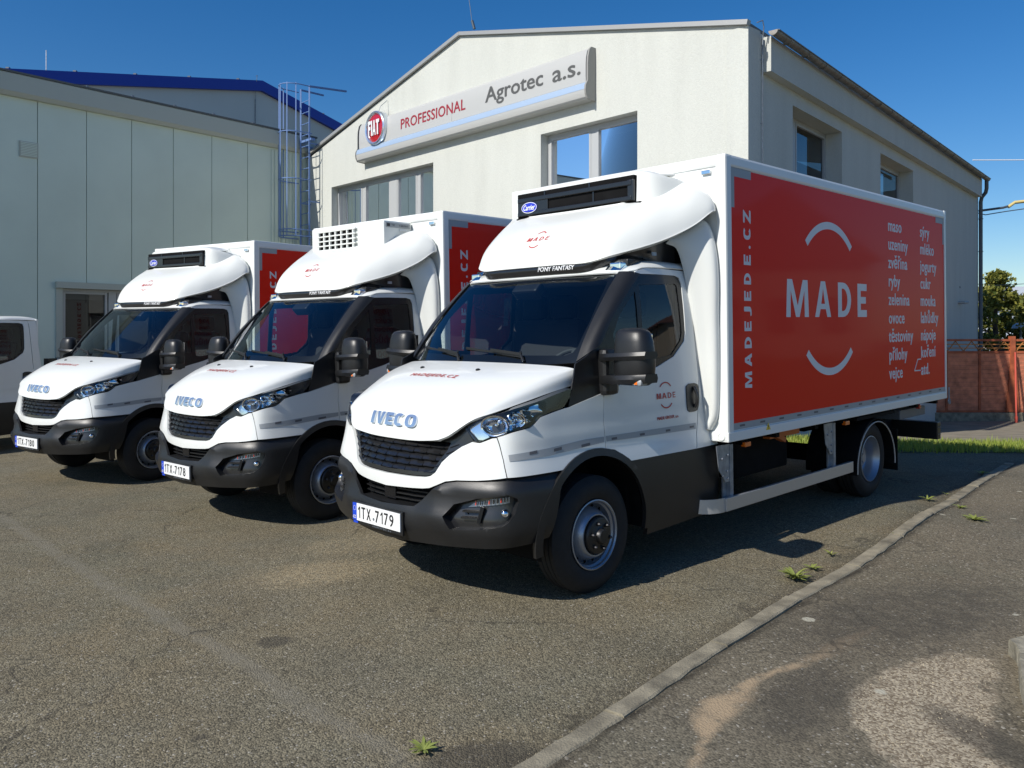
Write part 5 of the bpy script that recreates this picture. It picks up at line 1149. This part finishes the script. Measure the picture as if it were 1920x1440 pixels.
for z in (5.2,4.2,3.2,2.2,1.2): mb.tube([PR(16.42+.066*math.cos(a),z,.07+.066*math.sin(a)) for a in [6.283*k/12 for k in range(13)]],.010,5,caps=False); mb.seg(PR(16.3,z,.05),PR(16.42,z,.07),.012)
mb.build('pipe_clip',pipem,bd)
mb=MB(); mb.tube([PR(.18,6.52,.06),PR(.30,6.58,.10),PR(.37,6.50,.09),PR(.392,6.3,.06),PR(.392,-.5,.05)],.009,6)
for z in (6.0,5.0,4.0,3.0): mb.seg(PR(.392,z,0),PR(.392,z,.06),.012)
mb.build('lightning_rod',galv,bd)
mb=MB(); mb.tube([PR(13.8,2.56,.0),PR(13.8,2.56,.14),PR(14.2,2.58,.16)],.035,8); mb.build('wall_vent',trimm,bd); MB().lathe([(.03,0),(.03,.02),(0,.025)],10,PR(13.95,3.0,.0),'y').build('wall_fitting',pipem,bd)
# ridge antenna
mb=MB(); a=Vector(PF(6.62,8.22,-.15)); mb.tube([a,a+Vector((-.05,0,.18))],.03,8); mb.tube([a+Vector((-.05,0,.15)),a+Vector((-.13,0,.75))],.007,5); mb.build('roof_antenna',pipem,bd)
# ---------------------------------------------------------------- signboard
sg=empty('signboard',PF(6.8,6.4,.0)); tag(sg,'long grey dealership signboard with a lower rim coloured as sky reflection on the gable wall','sign')
signm=mat('sign_panel',(.45,.45,.43),.42,coat=.2); signside=mat('sign_side',(.28,.275,.255),.5); rimm=mat('sign_rim_sky_tint',(.42,.53,.66),.3,metal=.25,coat=.5)  # rim blue paints in the sky it would mirror
pr=[(.0,6.855),(.12,6.855),(.165,6.80),(.195,6.68),(.205,6.55),(.205,6.36),(.20,6.235)]
def ext(name,prof,s0,s1,m,parent):
    mb=MB(); rows=[[PF(s_,z,o) for o,z in prof] for s_ in (s0,s1)]; mb.grid(rows); mb.add(rows[0],[tuple(range(len(prof)))]); mb.add(rows[1],[tuple(range(len(prof)))]); return mb.build(name,m,parent,ang=25,fix=True)
ext('sign_face',pr+[(0,6.235)],3.14,10.56,signm,sg)
ext('lower_rim',[(0,6.235),(.20,6.233),(.232,6.21),(.255,6.16),(.265,6.09)],3.11,10.60,rimm,sg)
ext('lower_tray',[(0,6.10),(.262,6.088),(.258,6.02),(.235,5.955),(.20,5.925),(0,5.915)],3.11,10.60,signm,sg)
mb=MB(); mb.prism([(o*1.04,z) for o,z in [(-.0,6.87),(.12,6.87),(.17,6.81),(.20,6.68),(.21,6.55),(.21,6.25),(.262,6.16),(.272,6.08),(.262,6.01),(.22,5.92),(0,5.905)]],0,.035,lambda a,b,h:PF(3.11-h,b,a)); mb.prism([(o*1.04,z) for o,z in [(-.0,6.87),(.12,6.87),(.17,6.81),(.20,6.68),(.21,6.55),(.21,6.25),(.262,6.16),(.272,6.08),(.262,6.01),(.22,5.92),(0,5.905)]],0,.02,lambda a,b,h:PF(10.60+h,b,a)); mb.build('end_cap',signside,sg,fix=True)
FB('panel_joint',signside,sg,PF,6.95,6.954,6.25,6.66,.0,.2065)
PT=lambda a,b,h=0:PF(-a,b,.2085+h)
mb=MB(); put_text(mb,'PROFESSIONAL',PT,box=(-8.80,-6.50,6.405,6.635),bold=.006,spacing=1.05); mb.build('red_lettering',mat('sign_red',(.30,.018,.03),.5),sg)
mb=MB(); put_text(mb,'Agrotec',PT,box=(-5.86,-4.22,6.318,6.708),bold=.010); mb.build('grey_lettering',mat('sign_grey',(.085,.085,.08),.5),sg); mb=MB(); put_text(mb,'a.s.',PT,box=(-3.96,-3.27,6.395,6.605),bold=.010); mb.build('grey_lettering',MAT['sign_grey'],sg)
bc=(9.765,6.60); BP=lambda o:PF(bc[0],bc[1],o)
def disc(mb,r0,r1,o0,o1,n=48,mi=0):
    rows=[[PF(bc[0]+r*math.cos(6.2832*k/n),bc[1]+r*math.sin(6.2832*k/n),o) for k in range(n+1)] for r,o in ((r0,o0),(r1,o1))]; mb.grid(rows,mi); return mb
em=MB(); 
for (r0,o0),(r1,o1) in zip([(.41,.12),(.41,.25),(.40,.29),(.375,.31),(.345,.30),(.325,.27)],[(.41,.25),(.40,.29),(.375,.31),(.345,.30),(.325,.27),(.32,.255)]): disc(em,r0,r1,o0,o1)
em.build('badge_ring',bchrome,sg,fix=True)
mb=MB(); 
for (r0,o0),(r1,o1) in zip([(.325,.262),(.22,.285)],[(.22,.285),(0.0001,.295)]): disc(mb,r0,r1,o0,o1)
mb.build('badge_disc',mat('badge_red',(.42,.008,.015),.22,coat=.8),sg,fix=True)
mb=MB(); FT_=lambda a,b,h=0:PF(-a,b,.302+h)
for ch,a0,a1 in (('F',-9.99,-9.885),('I',-9.868,-9.825),('A',-9.808,-9.68),('T',-9.665,-9.54)): put_glyph(mb,ch,FT_,(a0,a1,6.42,6.78),w={'F':.36,'I':.9,'A':.24,'T':.36}[ch],depth=.012)
mb.build('badge_lettering',plate_w,sg)
MB().tube([PF(9.62,7.28,.02),PF(9.60,7.10,.22),PF(9.66,6.95,.25),PF(9.70,6.9,.1)],.007,6).build('sign_cable',galv,sg)
for r_ in (bd,sg): unparent_shift(r_)
# ================================================================ panel hall on the left
hall=empty('panel_hall',PL(-6,-.6)); tag(hall,'long low hall clad in pale grey metal panels behind the trucks, left','building')
pm=mat('wall_panel',(.60,.68,.58),.5,bump=.15,bscale=2.0,var=.05,vscale=.8); pm2=mat('eaves_metal',(.42,.44,.38),.5); seamm=mat('panel_seam',(.10,.105,.10),.7)
s_=-12.53
wins=(-6.10,-2.70,1.15,2.675)
k=0
while s_<.2:
    s1=min(s_+.99,.36)
    if s1>wins[0] and s_<wins[1]:
        a=max(s_,wins[0]); FB('wall_panel',pm,hall,PL,s_+.007,s1-.007,wins[3],6.62,-.08,0)
        if s_<wins[0]: FB('wall_panel',pm,hall,PL,s_+.007,wins[0],-.7,wins[3],-.08,0)
        FB('wall_panel',pm,hall,PL,max(s_,wins[0])+.007,s1-.007,-.7,wins[2],-.08,0)
    else: FB('wall_panel',pm,hall,PL,s_+.007,s1-.007,-.7,6.62,-.08,0)
    s_+=.99; k+=1
FB('panel_backing',seamm,hall,PL,-12.5,wins[0],-.7,6.6,-.14,-.06); FB('panel_backing',seamm,hall,PL,wins[1],.34,-.7,6.6,-.14,-.06); FB('panel_backing',seamm,hall,PL,wins[0],wins[1],wins[3],6.6,-.14,-.06)
mb=MB(); pr=[(.0,6.60),(.10,6.60),(.16,6.68),(.16,7.04),(.12,7.08),(-.4,7.20),(-.4,6.60)]; rows=[[PL(q,z,o) for o,z in pr+[pr[0]]] for q in (-12.6,.38)]; mb.grid(rows,0,False); mb.add(rows[0][:-1],[tuple(range(len(pr)))]); mb.add(rows[1][:-1],[tuple(range(len(pr)))]); mb.build('eaves',pm2,hall,fix=True)
FB('roof_edge',mat('roof_edge_dark',(.10,.105,.10),.5),hall,PL,-12.6,.40,7.06,7.10,-.38,.175)
mb=MB(); mb.add([PL(-12.6,7.09,.1),PL(.4,7.09,.1),PL(.4,8.0,-9),PL(-12.6,8.0,-9)],[(0,1,2,3)]); mb.build('roof',roofm,hall)
for q in (-5.6,-4.6,-3.6,-2.6,-1.5,-.6): MB().seg(PL(q,7.10,.10),PL(q,7.16,.02),.05,.03).build('roof_clip',pipem,hall)
FB('panel_trim',pm2,hall,PL,-.02,.02,-.7,6.6,.0,.012)
for q in np.arange(-.95,.36,.11): FB('corrugation',pm,hall,PL,q,q+.05,-.6,6.55,.0,.018)
# vent
vt=FB('wall_vent',pm2,hall,PL,-6.945,-6.585,5.385,5.715,.0,.025)
for z in np.arange(5.415,5.69,.033): FB('vent_slat',pm,hall,PL,-6.92,-6.61,z,z+.02,.025,.037)
wtrim=pm2
FB('window_hood',wtrim,hall,PL,-6.25,-2.55,2.675,2.81,.0,.10); FB('window_jamb',wtrim,hall,PL,-6.235,-6.10,-.1,2.672,.001,.03); FB('window_jamb',wtrim,hall,PL,-2.70,-2.57,-.1,2.672,.001,.03)
FB('window_apron',wtrim,hall,PL,-6.1,-2.7,1.02,1.15,.0,.05)
hw=window(PL,wins,.10,[(-6.05,-5.12,'p'),(-5.09,-4.92,'pillar'),(-4.90,-3.95,'p'),(-3.92,-3.75,'pillar'),(-3.73,-2.76,'p')],hall,.16)
unparent_shift(hall)
# caged ladder
bl=mat('ladder_blue',(.13,.22,.44),.5,coat=.1); ld=empty('roof_ladder',(-5.5,21.7,-.1)); tag(ld,'blue caged steel ladder in the corner between the two buildings','ladder')
B0=Vector((-5.385,21.6,0)); dl=Vector((*dF,0)); nl=Vector((*nF,0)); 
def LP(u,z,o=0): return B0+dl*u+nl*o+Vector((0,0,z))
for u in (0,.46): MB().seg(LP(u,-.2),LP(u,8.28),.04,.025).build('ladder_rail',bl,ld)
for z in np.arange(.1,8.2,.30): MB().tube([LP(0,z),LP(.46,z)],.013,6).build('rung',bl,ld)
for z in (8.22,6.98,5.75,4.42,4.25,3.0): MB().tube([LP(.23-.35*math.cos(R(a))*(1 if 1 else 0),z,.36+.36*math.sin(R(a))) if 0<a<180 else LP(.23-.35*math.cos(R(a)),z,.0) for a in (0,.01,20,45,70,90,110,135,160,179.9,180)],.015,6).build('cage_hoop',bl,ld)
for a in (15,52,90,128,165): MB().seg(LP(.23-.35*math.cos(R(a)),4.25,.36+.36*math.sin(R(a))),LP(.23-.35*math.cos(R(a)),8.25,.36+.36*math.sin(R(a))),.026,.008).build('cage_bar',bl,ld)
MB().seg(LP(0,8.26),LP(0,8.26)+Vector((.82,.80,.10)),.045).build('handrail',bl,ld); MB().seg(LP(.46,8.26),LP(.46,8.26)+Vector((.5,.5,.0)),.04).build('handrail',bl,ld)
for z in (6.75,5.2,3.6): 
    for u in (0,.46): MB().seg(LP(u,z),LP(u,z,-.5),.03).build('ladder_bracket',bl,ld)
MB().seg(LP(-.1,6.85,-.05),LP(.8,6.85,-.05),.12,.06).build('ladder_step',bl,ld)
for c_ in KIDS[ld.name]: c_.matrix_parent_inverse=Matrix.Translation(-Vector(ld.location))
# taller hall behind with a blue roof edge
Q2=(Q0[0]-10*nR[0],Q0[1]-10*nR[1])
def PB(s,z,o=0): return (Q2[0]+dR[0]*s+nR[0]*o,Q2[1]+dR[1]*s+nR[1]*o,z)
hb_=empty('tall_hall',PB(5,-.6)); tag(hb_,'taller hall with a bright blue roof edge rising behind the panel hall','building')
tw=mat('tall_wall',(.60,.60,.55),.7,var=.04,vscale=.6); bt=mat('blue_trim',(.012,.045,.36),.45)
rl=[(-16,7.6),(-4.23,9.93),(5.03,11.72),(8.83,10.78),(16,9.0)]
mb=MB(); mb.prism([(-16,-.7),(16,-.7),(16,8.9),(8.83,10.68),(5.03,11.62),(-4.23,9.83),(-16,7.5)],-.3,0,PB); mb.build('gable_wall',tw,hb_,fix=True)
for a,b in zip(rl,rl[1:]):
    mb=MB(); o0,o1=.0,.16; zt=.05; mb.add([PB(a[0],a[1]-.36,o1),PB(b[0],b[1]-.36,o1),PB(b[0],b[1]+zt,o1),PB(a[0],a[1]+zt,o1),PB(a[0],a[1]-.36,o0),PB(b[0],b[1]-.36,o0),PB(b[0],b[1]+zt,-12),PB(a[0],a[1]+zt,-12)],[(0,1,2,3),(4,5,1,0),(3,2,6,7)]); mb.build('roof_edge',bt,hb_,fix=True)
for q in np.arange(-12,15,2.0):
    z=np.interp(q,[p[0] for p in rl],[p[1] for p in rl]); MB().box(PB(q,z+.07,.08),(.10,.10,.06)).build('roof_clip',pipem,hb_)
for q in (-4.8,-1.6,1.6,4.78): FB('wall_joint',seamm,hb_,PB,q,q+.025,-.6,9.6 if q<4 else 11.0,.0,.006)
mb=MB(); mb.tube([PB(4.7,11.85,.2),PB(4.75,11.9,.22),PB(4.78,11.3,.05),PB(4.78,6,.05)],.012,5); mb.build('lightning_rod',galv,hb_); MB().seg(PB(-2.9,10.2,.1),PB(-2.9,10.9,.1),.02).build('roof_rod',galv,hb_)
unparent_shift(hb_)
# ================================================================ fence at the back right
FY=21.15; fe=empty('wooden_fence',(13,FY,-.58)); tag(fe,'reddish-brown boarded wooden fence with lattice top on a low concrete base','fence')
def wood(name,c): return mat(name,c,.75,bump=.35,bscale=40,var=.3,vscale=6)
wd=wood('fence_wood',(.34,.088,.035)); wd2=wood('fence_board',(.50,.185,.105)); latt=wood('lattice_wood',(.42,.17,.045))
X0f,X1f=10.4,20.6
def fxbox(name,x0,x1,z0,z1,y0,y1,m): return MB().box(((x0+x1)/2,FY+(y0+y1)/2,(z0+z1)/2),(x1-x0,y1-y0,z1-z0)).build(name,m,fe)
for i in range(5):
    xa=10.45+i*2.62-.0; xb=xa+2.50
    xa0=xa; 
    for k in range(14):
        z=-.345+k*.109; tilt=Matrix.Rotation(R(11),3,'X'); MB().box(((xa+xb)/2,FY,z+.055),(xb-xa,.02,.118),tilt).build('board',wd2,fe)
    fxbox('rail',xa,xb,1.49,1.545,-.03,.03,wd); fxbox('rail',xa,xb,1.175,1.235,-.03,.03,wd); fxbox('rail',xa,xb,-.36,-.31,-.03,.03,wd)
    fxbox('batten',xa+.82,xa+.87,-.31,1.17,-.045,-.015,wd); fxbox('batten',xa+1.68,xa+1.73,-.31,1.17,-.045,-.015,wd)
    fxbox('lattice_strip',xa,xb,1.30,1.325,-.01,.01,latt); fxbox('lattice_strip',xa,xb,1.395,1.42,-.01,.01,latt)
    for q in np.arange(xa+.05,xb-.1,.42): 
        MB().seg((q,FY,1.24),(q+.20,FY,1.49),.016,.03,up=(0,1,0)).build('lattice_strip',latt,fe); MB().seg((q+.40,FY,1.24),(q+.20,FY,1.49),.016,.03,up=(0,1,0)).build('lattice_strip',latt,fe)
    fxbox('post',xb+.0,xb+.12,-.45,1.62,-.06,.06,wd)
    mb=MB(); mb.prism([(xb-.14,-.34),(xb+.20,-.34),(xb+.12,.9),(xb-.02,.9)],-.09,-.062,lambda a,b,h:(a,FY+h,b)); mb.build('post_brace',wd,fe,fix=True)
    fxbox('base_slab',xa-.02,xb+.10,-.62,-.362,-.12,.10,kerbm)
for c_ in KIDS[fe.name]: c_.matrix_parent_inverse=Matrix.Translation(-Vector(fe.location))
pole=MB(); pole.tube([(13.02,FY-.12,1.20),(12.72,FY-.65,-.56)],.022,8); pole.tube([(12.72,FY-.65,-.40),(12.70,FY-.67,-.57)],.035,8); tag(pole.build('red_pole',mat('red_pole',(.50,.07,.04),.5)),'thin red pole leaning against the wooden fence post','pole')
# path in front of the fence
pth=grid_mesh('path',np.arange(3.4,22,.4),np.arange(13.2,21.2,.2),lambda x,y:(y>np.interp(x,[3,4.2,7,9,12,18,22],[13.4,13.45,13.6,13.7,14.05,15.1,15.8]))&((x-C0[0])*nR[0]+(y-C0[1])*nR[1]>-.1),.010,{})
tag(link('path',pth,None,[mat('path_surface',(.215,.185,.135),.95,bump=.5,bscale=60,var=.22,vscale=2.5)]),kind='structure')
# ================================================================ beyond the fence
treem=leaf_mat('tree_leaf',(.07,.105,.02),(.34,.32,.06)); bark=mat('bark',(.06,.045,.03),.9,bump=.6,bscale=20)
def tree(x,y,z0,h,rad,seed,label,n=5200):
    rg=random.Random(seed); t=empty('tree',(x,y,z0)); tag(t,label,'tree','trees beyond the wooden fence')
    mb=MB(); mb.tube([(0,0,-.1),(.05,.02,h*.3),(-.04,.05,h*.6),(.02,0,h*.88)],[.16,.13,.08,.03],8)
    for k in range(9):
        a=rg.random()*6.28; z=h*(.25+.06*k); L_=rad*(1-.07*k)*.8; mb.tube([(0,0,z),(L_*.5*math.cos(a),L_*.5*math.sin(a),z+.25),(L_*math.cos(a),L_*math.sin(a),z+.55)],[.05,.03,.012],6)
    mb.build('trunk',bark,t)
    cr_=MB(); cl=[]
    for k in range(46):
        u=rg.random(); z=h*(.16+.82*u); rr_=rad*(1.02-.82*max(0,(u-.35)/.65)**1.3)*rg.uniform(.45,1.0); a=rg.random()*6.28; cl.append((rr_*math.cos(a),rr_*math.sin(a),z,rad*rg.uniform(.16,.30)))
    for k in range(n):
        c_=cl[rg.randrange(len(cl))]; d=Vector((rg.gauss(0,1),rg.gauss(0,1),rg.gauss(0,1))).normalized()*c_[3]*rg.uniform(.55,1.1); p=Vector(c_[:3])+d*Vector((1,1,.8)) if 0 else Vector((c_[0]+d.x,c_[1]+d.y,c_[2]+d.z*.8))
        u=Vector((rg.gauss(0,1),rg.gauss(0,1),rg.gauss(0,1))).normalized(); v=u.orthogonal().normalized(); s1=rg.uniform(.06,.115); w_=u.cross(v)*s1*.55; v=v*s1; cr_.add([p-v,p+w_,p+v,p-w_],[(0,1,2,3)])
    cr_.build('crown',treem,t); return t
tree(17.6,29.5,-.7,4.55,1.35,11,'dense green tree left of the gap beyond the fence')
tree(19.6,31.5,-.7,3.9,1.3,12,'lower tree in the gap between two taller ones beyond the fence')
tree(21.2,31.0,-.7,4.7,1.5,13,'tall tree at the right edge beyond the fence')
tree(15.6,33,-.7,3.6,1.3,14,'low tree hidden partly by the drainpipe beyond the fence'); tree(18.6,33.5,-.7,3.4,1.6,15,'broad low tree behind the two tall ones beyond the fence')
fb_=empty('distant_building',(52,85,-.6)); tag(fb_,'distant pale building with a band of windows above the trees, right','building')
pale=mat('far_wall',(.55,.60,.68),.8); 
for z0,z1,m_ in ((-.6,3.9,pale),(4.55,6.3,pale)): MB().box((56,85,(z0+z1)/2),(26,8,z1-z0)).build('wall',m_,fb_)
MB().box((56,85.2,4.2),(25.8,7.8,.68)).build('window_band',mat('far_glass',(.10,.14,.2),.2),fb_)
for x in np.arange(44,69,1.9): MB().box((x,80.98,4.22),(.28,.12,.66)).build('window_post',plate_w,fb_)
MB().box((56,80.9,3.93),(26,.2,.10)).build('balcony_rail',plate_w,fb_)
for c_ in KIDS[fb_.name]: c_.matrix_parent_inverse=Matrix.Translation(-Vector(fb_.location))
# pale car roof / lamp heads seen among the trees
lm=MB(); lm.tube([(18.9,30.2,-.6),(18.9,30.2,1.9)],.04,8); sl=lm.build('street_lamp',pipem); tag(sl,'short park lamp with a pale dome head among the trees','street lamp')
mb=MB(); mb.lathe([(.30,-.05),(.26,.06),(.15,.14),(0,.17)],16,(18.9,30.2,1.92),'z'); mb.build('lamp_head',mat('lamp_dome',(.62,.64,.66),.6),sl)
# lamp arm and cables at the far corner
ar=MB(); p=Vector(PR(16.42,5.45,.02)); ar.tube([p,p+Vector((.75,.0,.10)),p+Vector((.95,0,.16))],.035,8); la=ar.build('wall_arm',pipem); tag(la,'yellow lamp arm sticking out from the far corner of the plastered building','lamp arm')
MB().tube([p+Vector((.9,0,.12)),p+Vector((1.1,0,.26)),p+Vector((3.6,-.3,.52))],.05,10).build('yellow_tube',mat('yellow_paint',(.62,.50,.20),.5),la)
MB().tube([p+Vector((-.3,0,.0)),p+Vector((.2,0,-.12)),p+Vector((.8,0,-.02)),p+Vector((3.6,-.3,.36))],.015,6).build('arm_cable',pipem,la)
c1=MB(); c1.tube([(22.2*.97,38,9.78),(30,38,9.80)],.022,6); tag(c1.build('overhead_cable',plate_w),'white overhead cable right of the plastered building against the sky','cable')
c2=MB(); c2.tube([(16,27,3.28),(24,31,3.8)],.010,5); tag(c2.build('overhead_cable',pipem),'thin dark cable just above the trees beyond the fence','cable')

# ================================================================ house, hedge and trees added out of view for the truck panels to reflect
nh=empty('added_house',(27,14,-.5)); tag(nh,'pale rendered house added beyond the right edge for reflections','building')
hw_=mat('house_wall',(.50,.42,.32),.9,var=.08,vscale=1); hr_=mat('house_roof',(.16,.06,.04),.8)
MB().box((27,13,1.9),(7,6,4.8)).build('wall',hw_,nh)
mb=MB(); mb.prism([(9.6,4.2),(16.4,4.2),(13,6.8)],23.2,30.8,lambda a,b,h:(h,a,b)); mb.build('roof',hr_,nh,fix=True)
for y in (11.2,13,14.8): MB().box((23.49,y,2.4),(.06,.9,1.2)).build('window',room,nh)
for c_ in KIDS[nh.name]: c_.matrix_parent_inverse=Matrix.Translation(-Vector(nh.location))
hg=MB(); rg=random.Random(21); hg.box((22,14,.2),(.5,26,1.5))  # unseen hedge, added to be mirrored in the truck sides
for _ in range(2600):
    p=Vector((22+rg.uniform(-.5,.3),rg.uniform(1,27),rg.uniform(-.5,1.15))); u=Vector((rg.gauss(0,1),rg.gauss(0,1),rg.gauss(0,1))).normalized(); v=u.orthogonal().normalized()*.12; w_=u.cross(v)*.6; hg.add([p-v,p+w_,p+v,p-w_],[(0,1,2,3)])
tag(hg.build('hedge',treem),'long clipped green hedge added beyond the right edge for reflections','hedge')
tree(25,22,-.6,7.0,2.2,31,'tall tree behind the hedge north of the house, added for reflections',2600)  # this tree and the next are unseen, added for the reflections
tree(24.5,6.5,-.6,5.5,2.0,32,'round tree behind the hedge south of the house, added for reflections',2200)
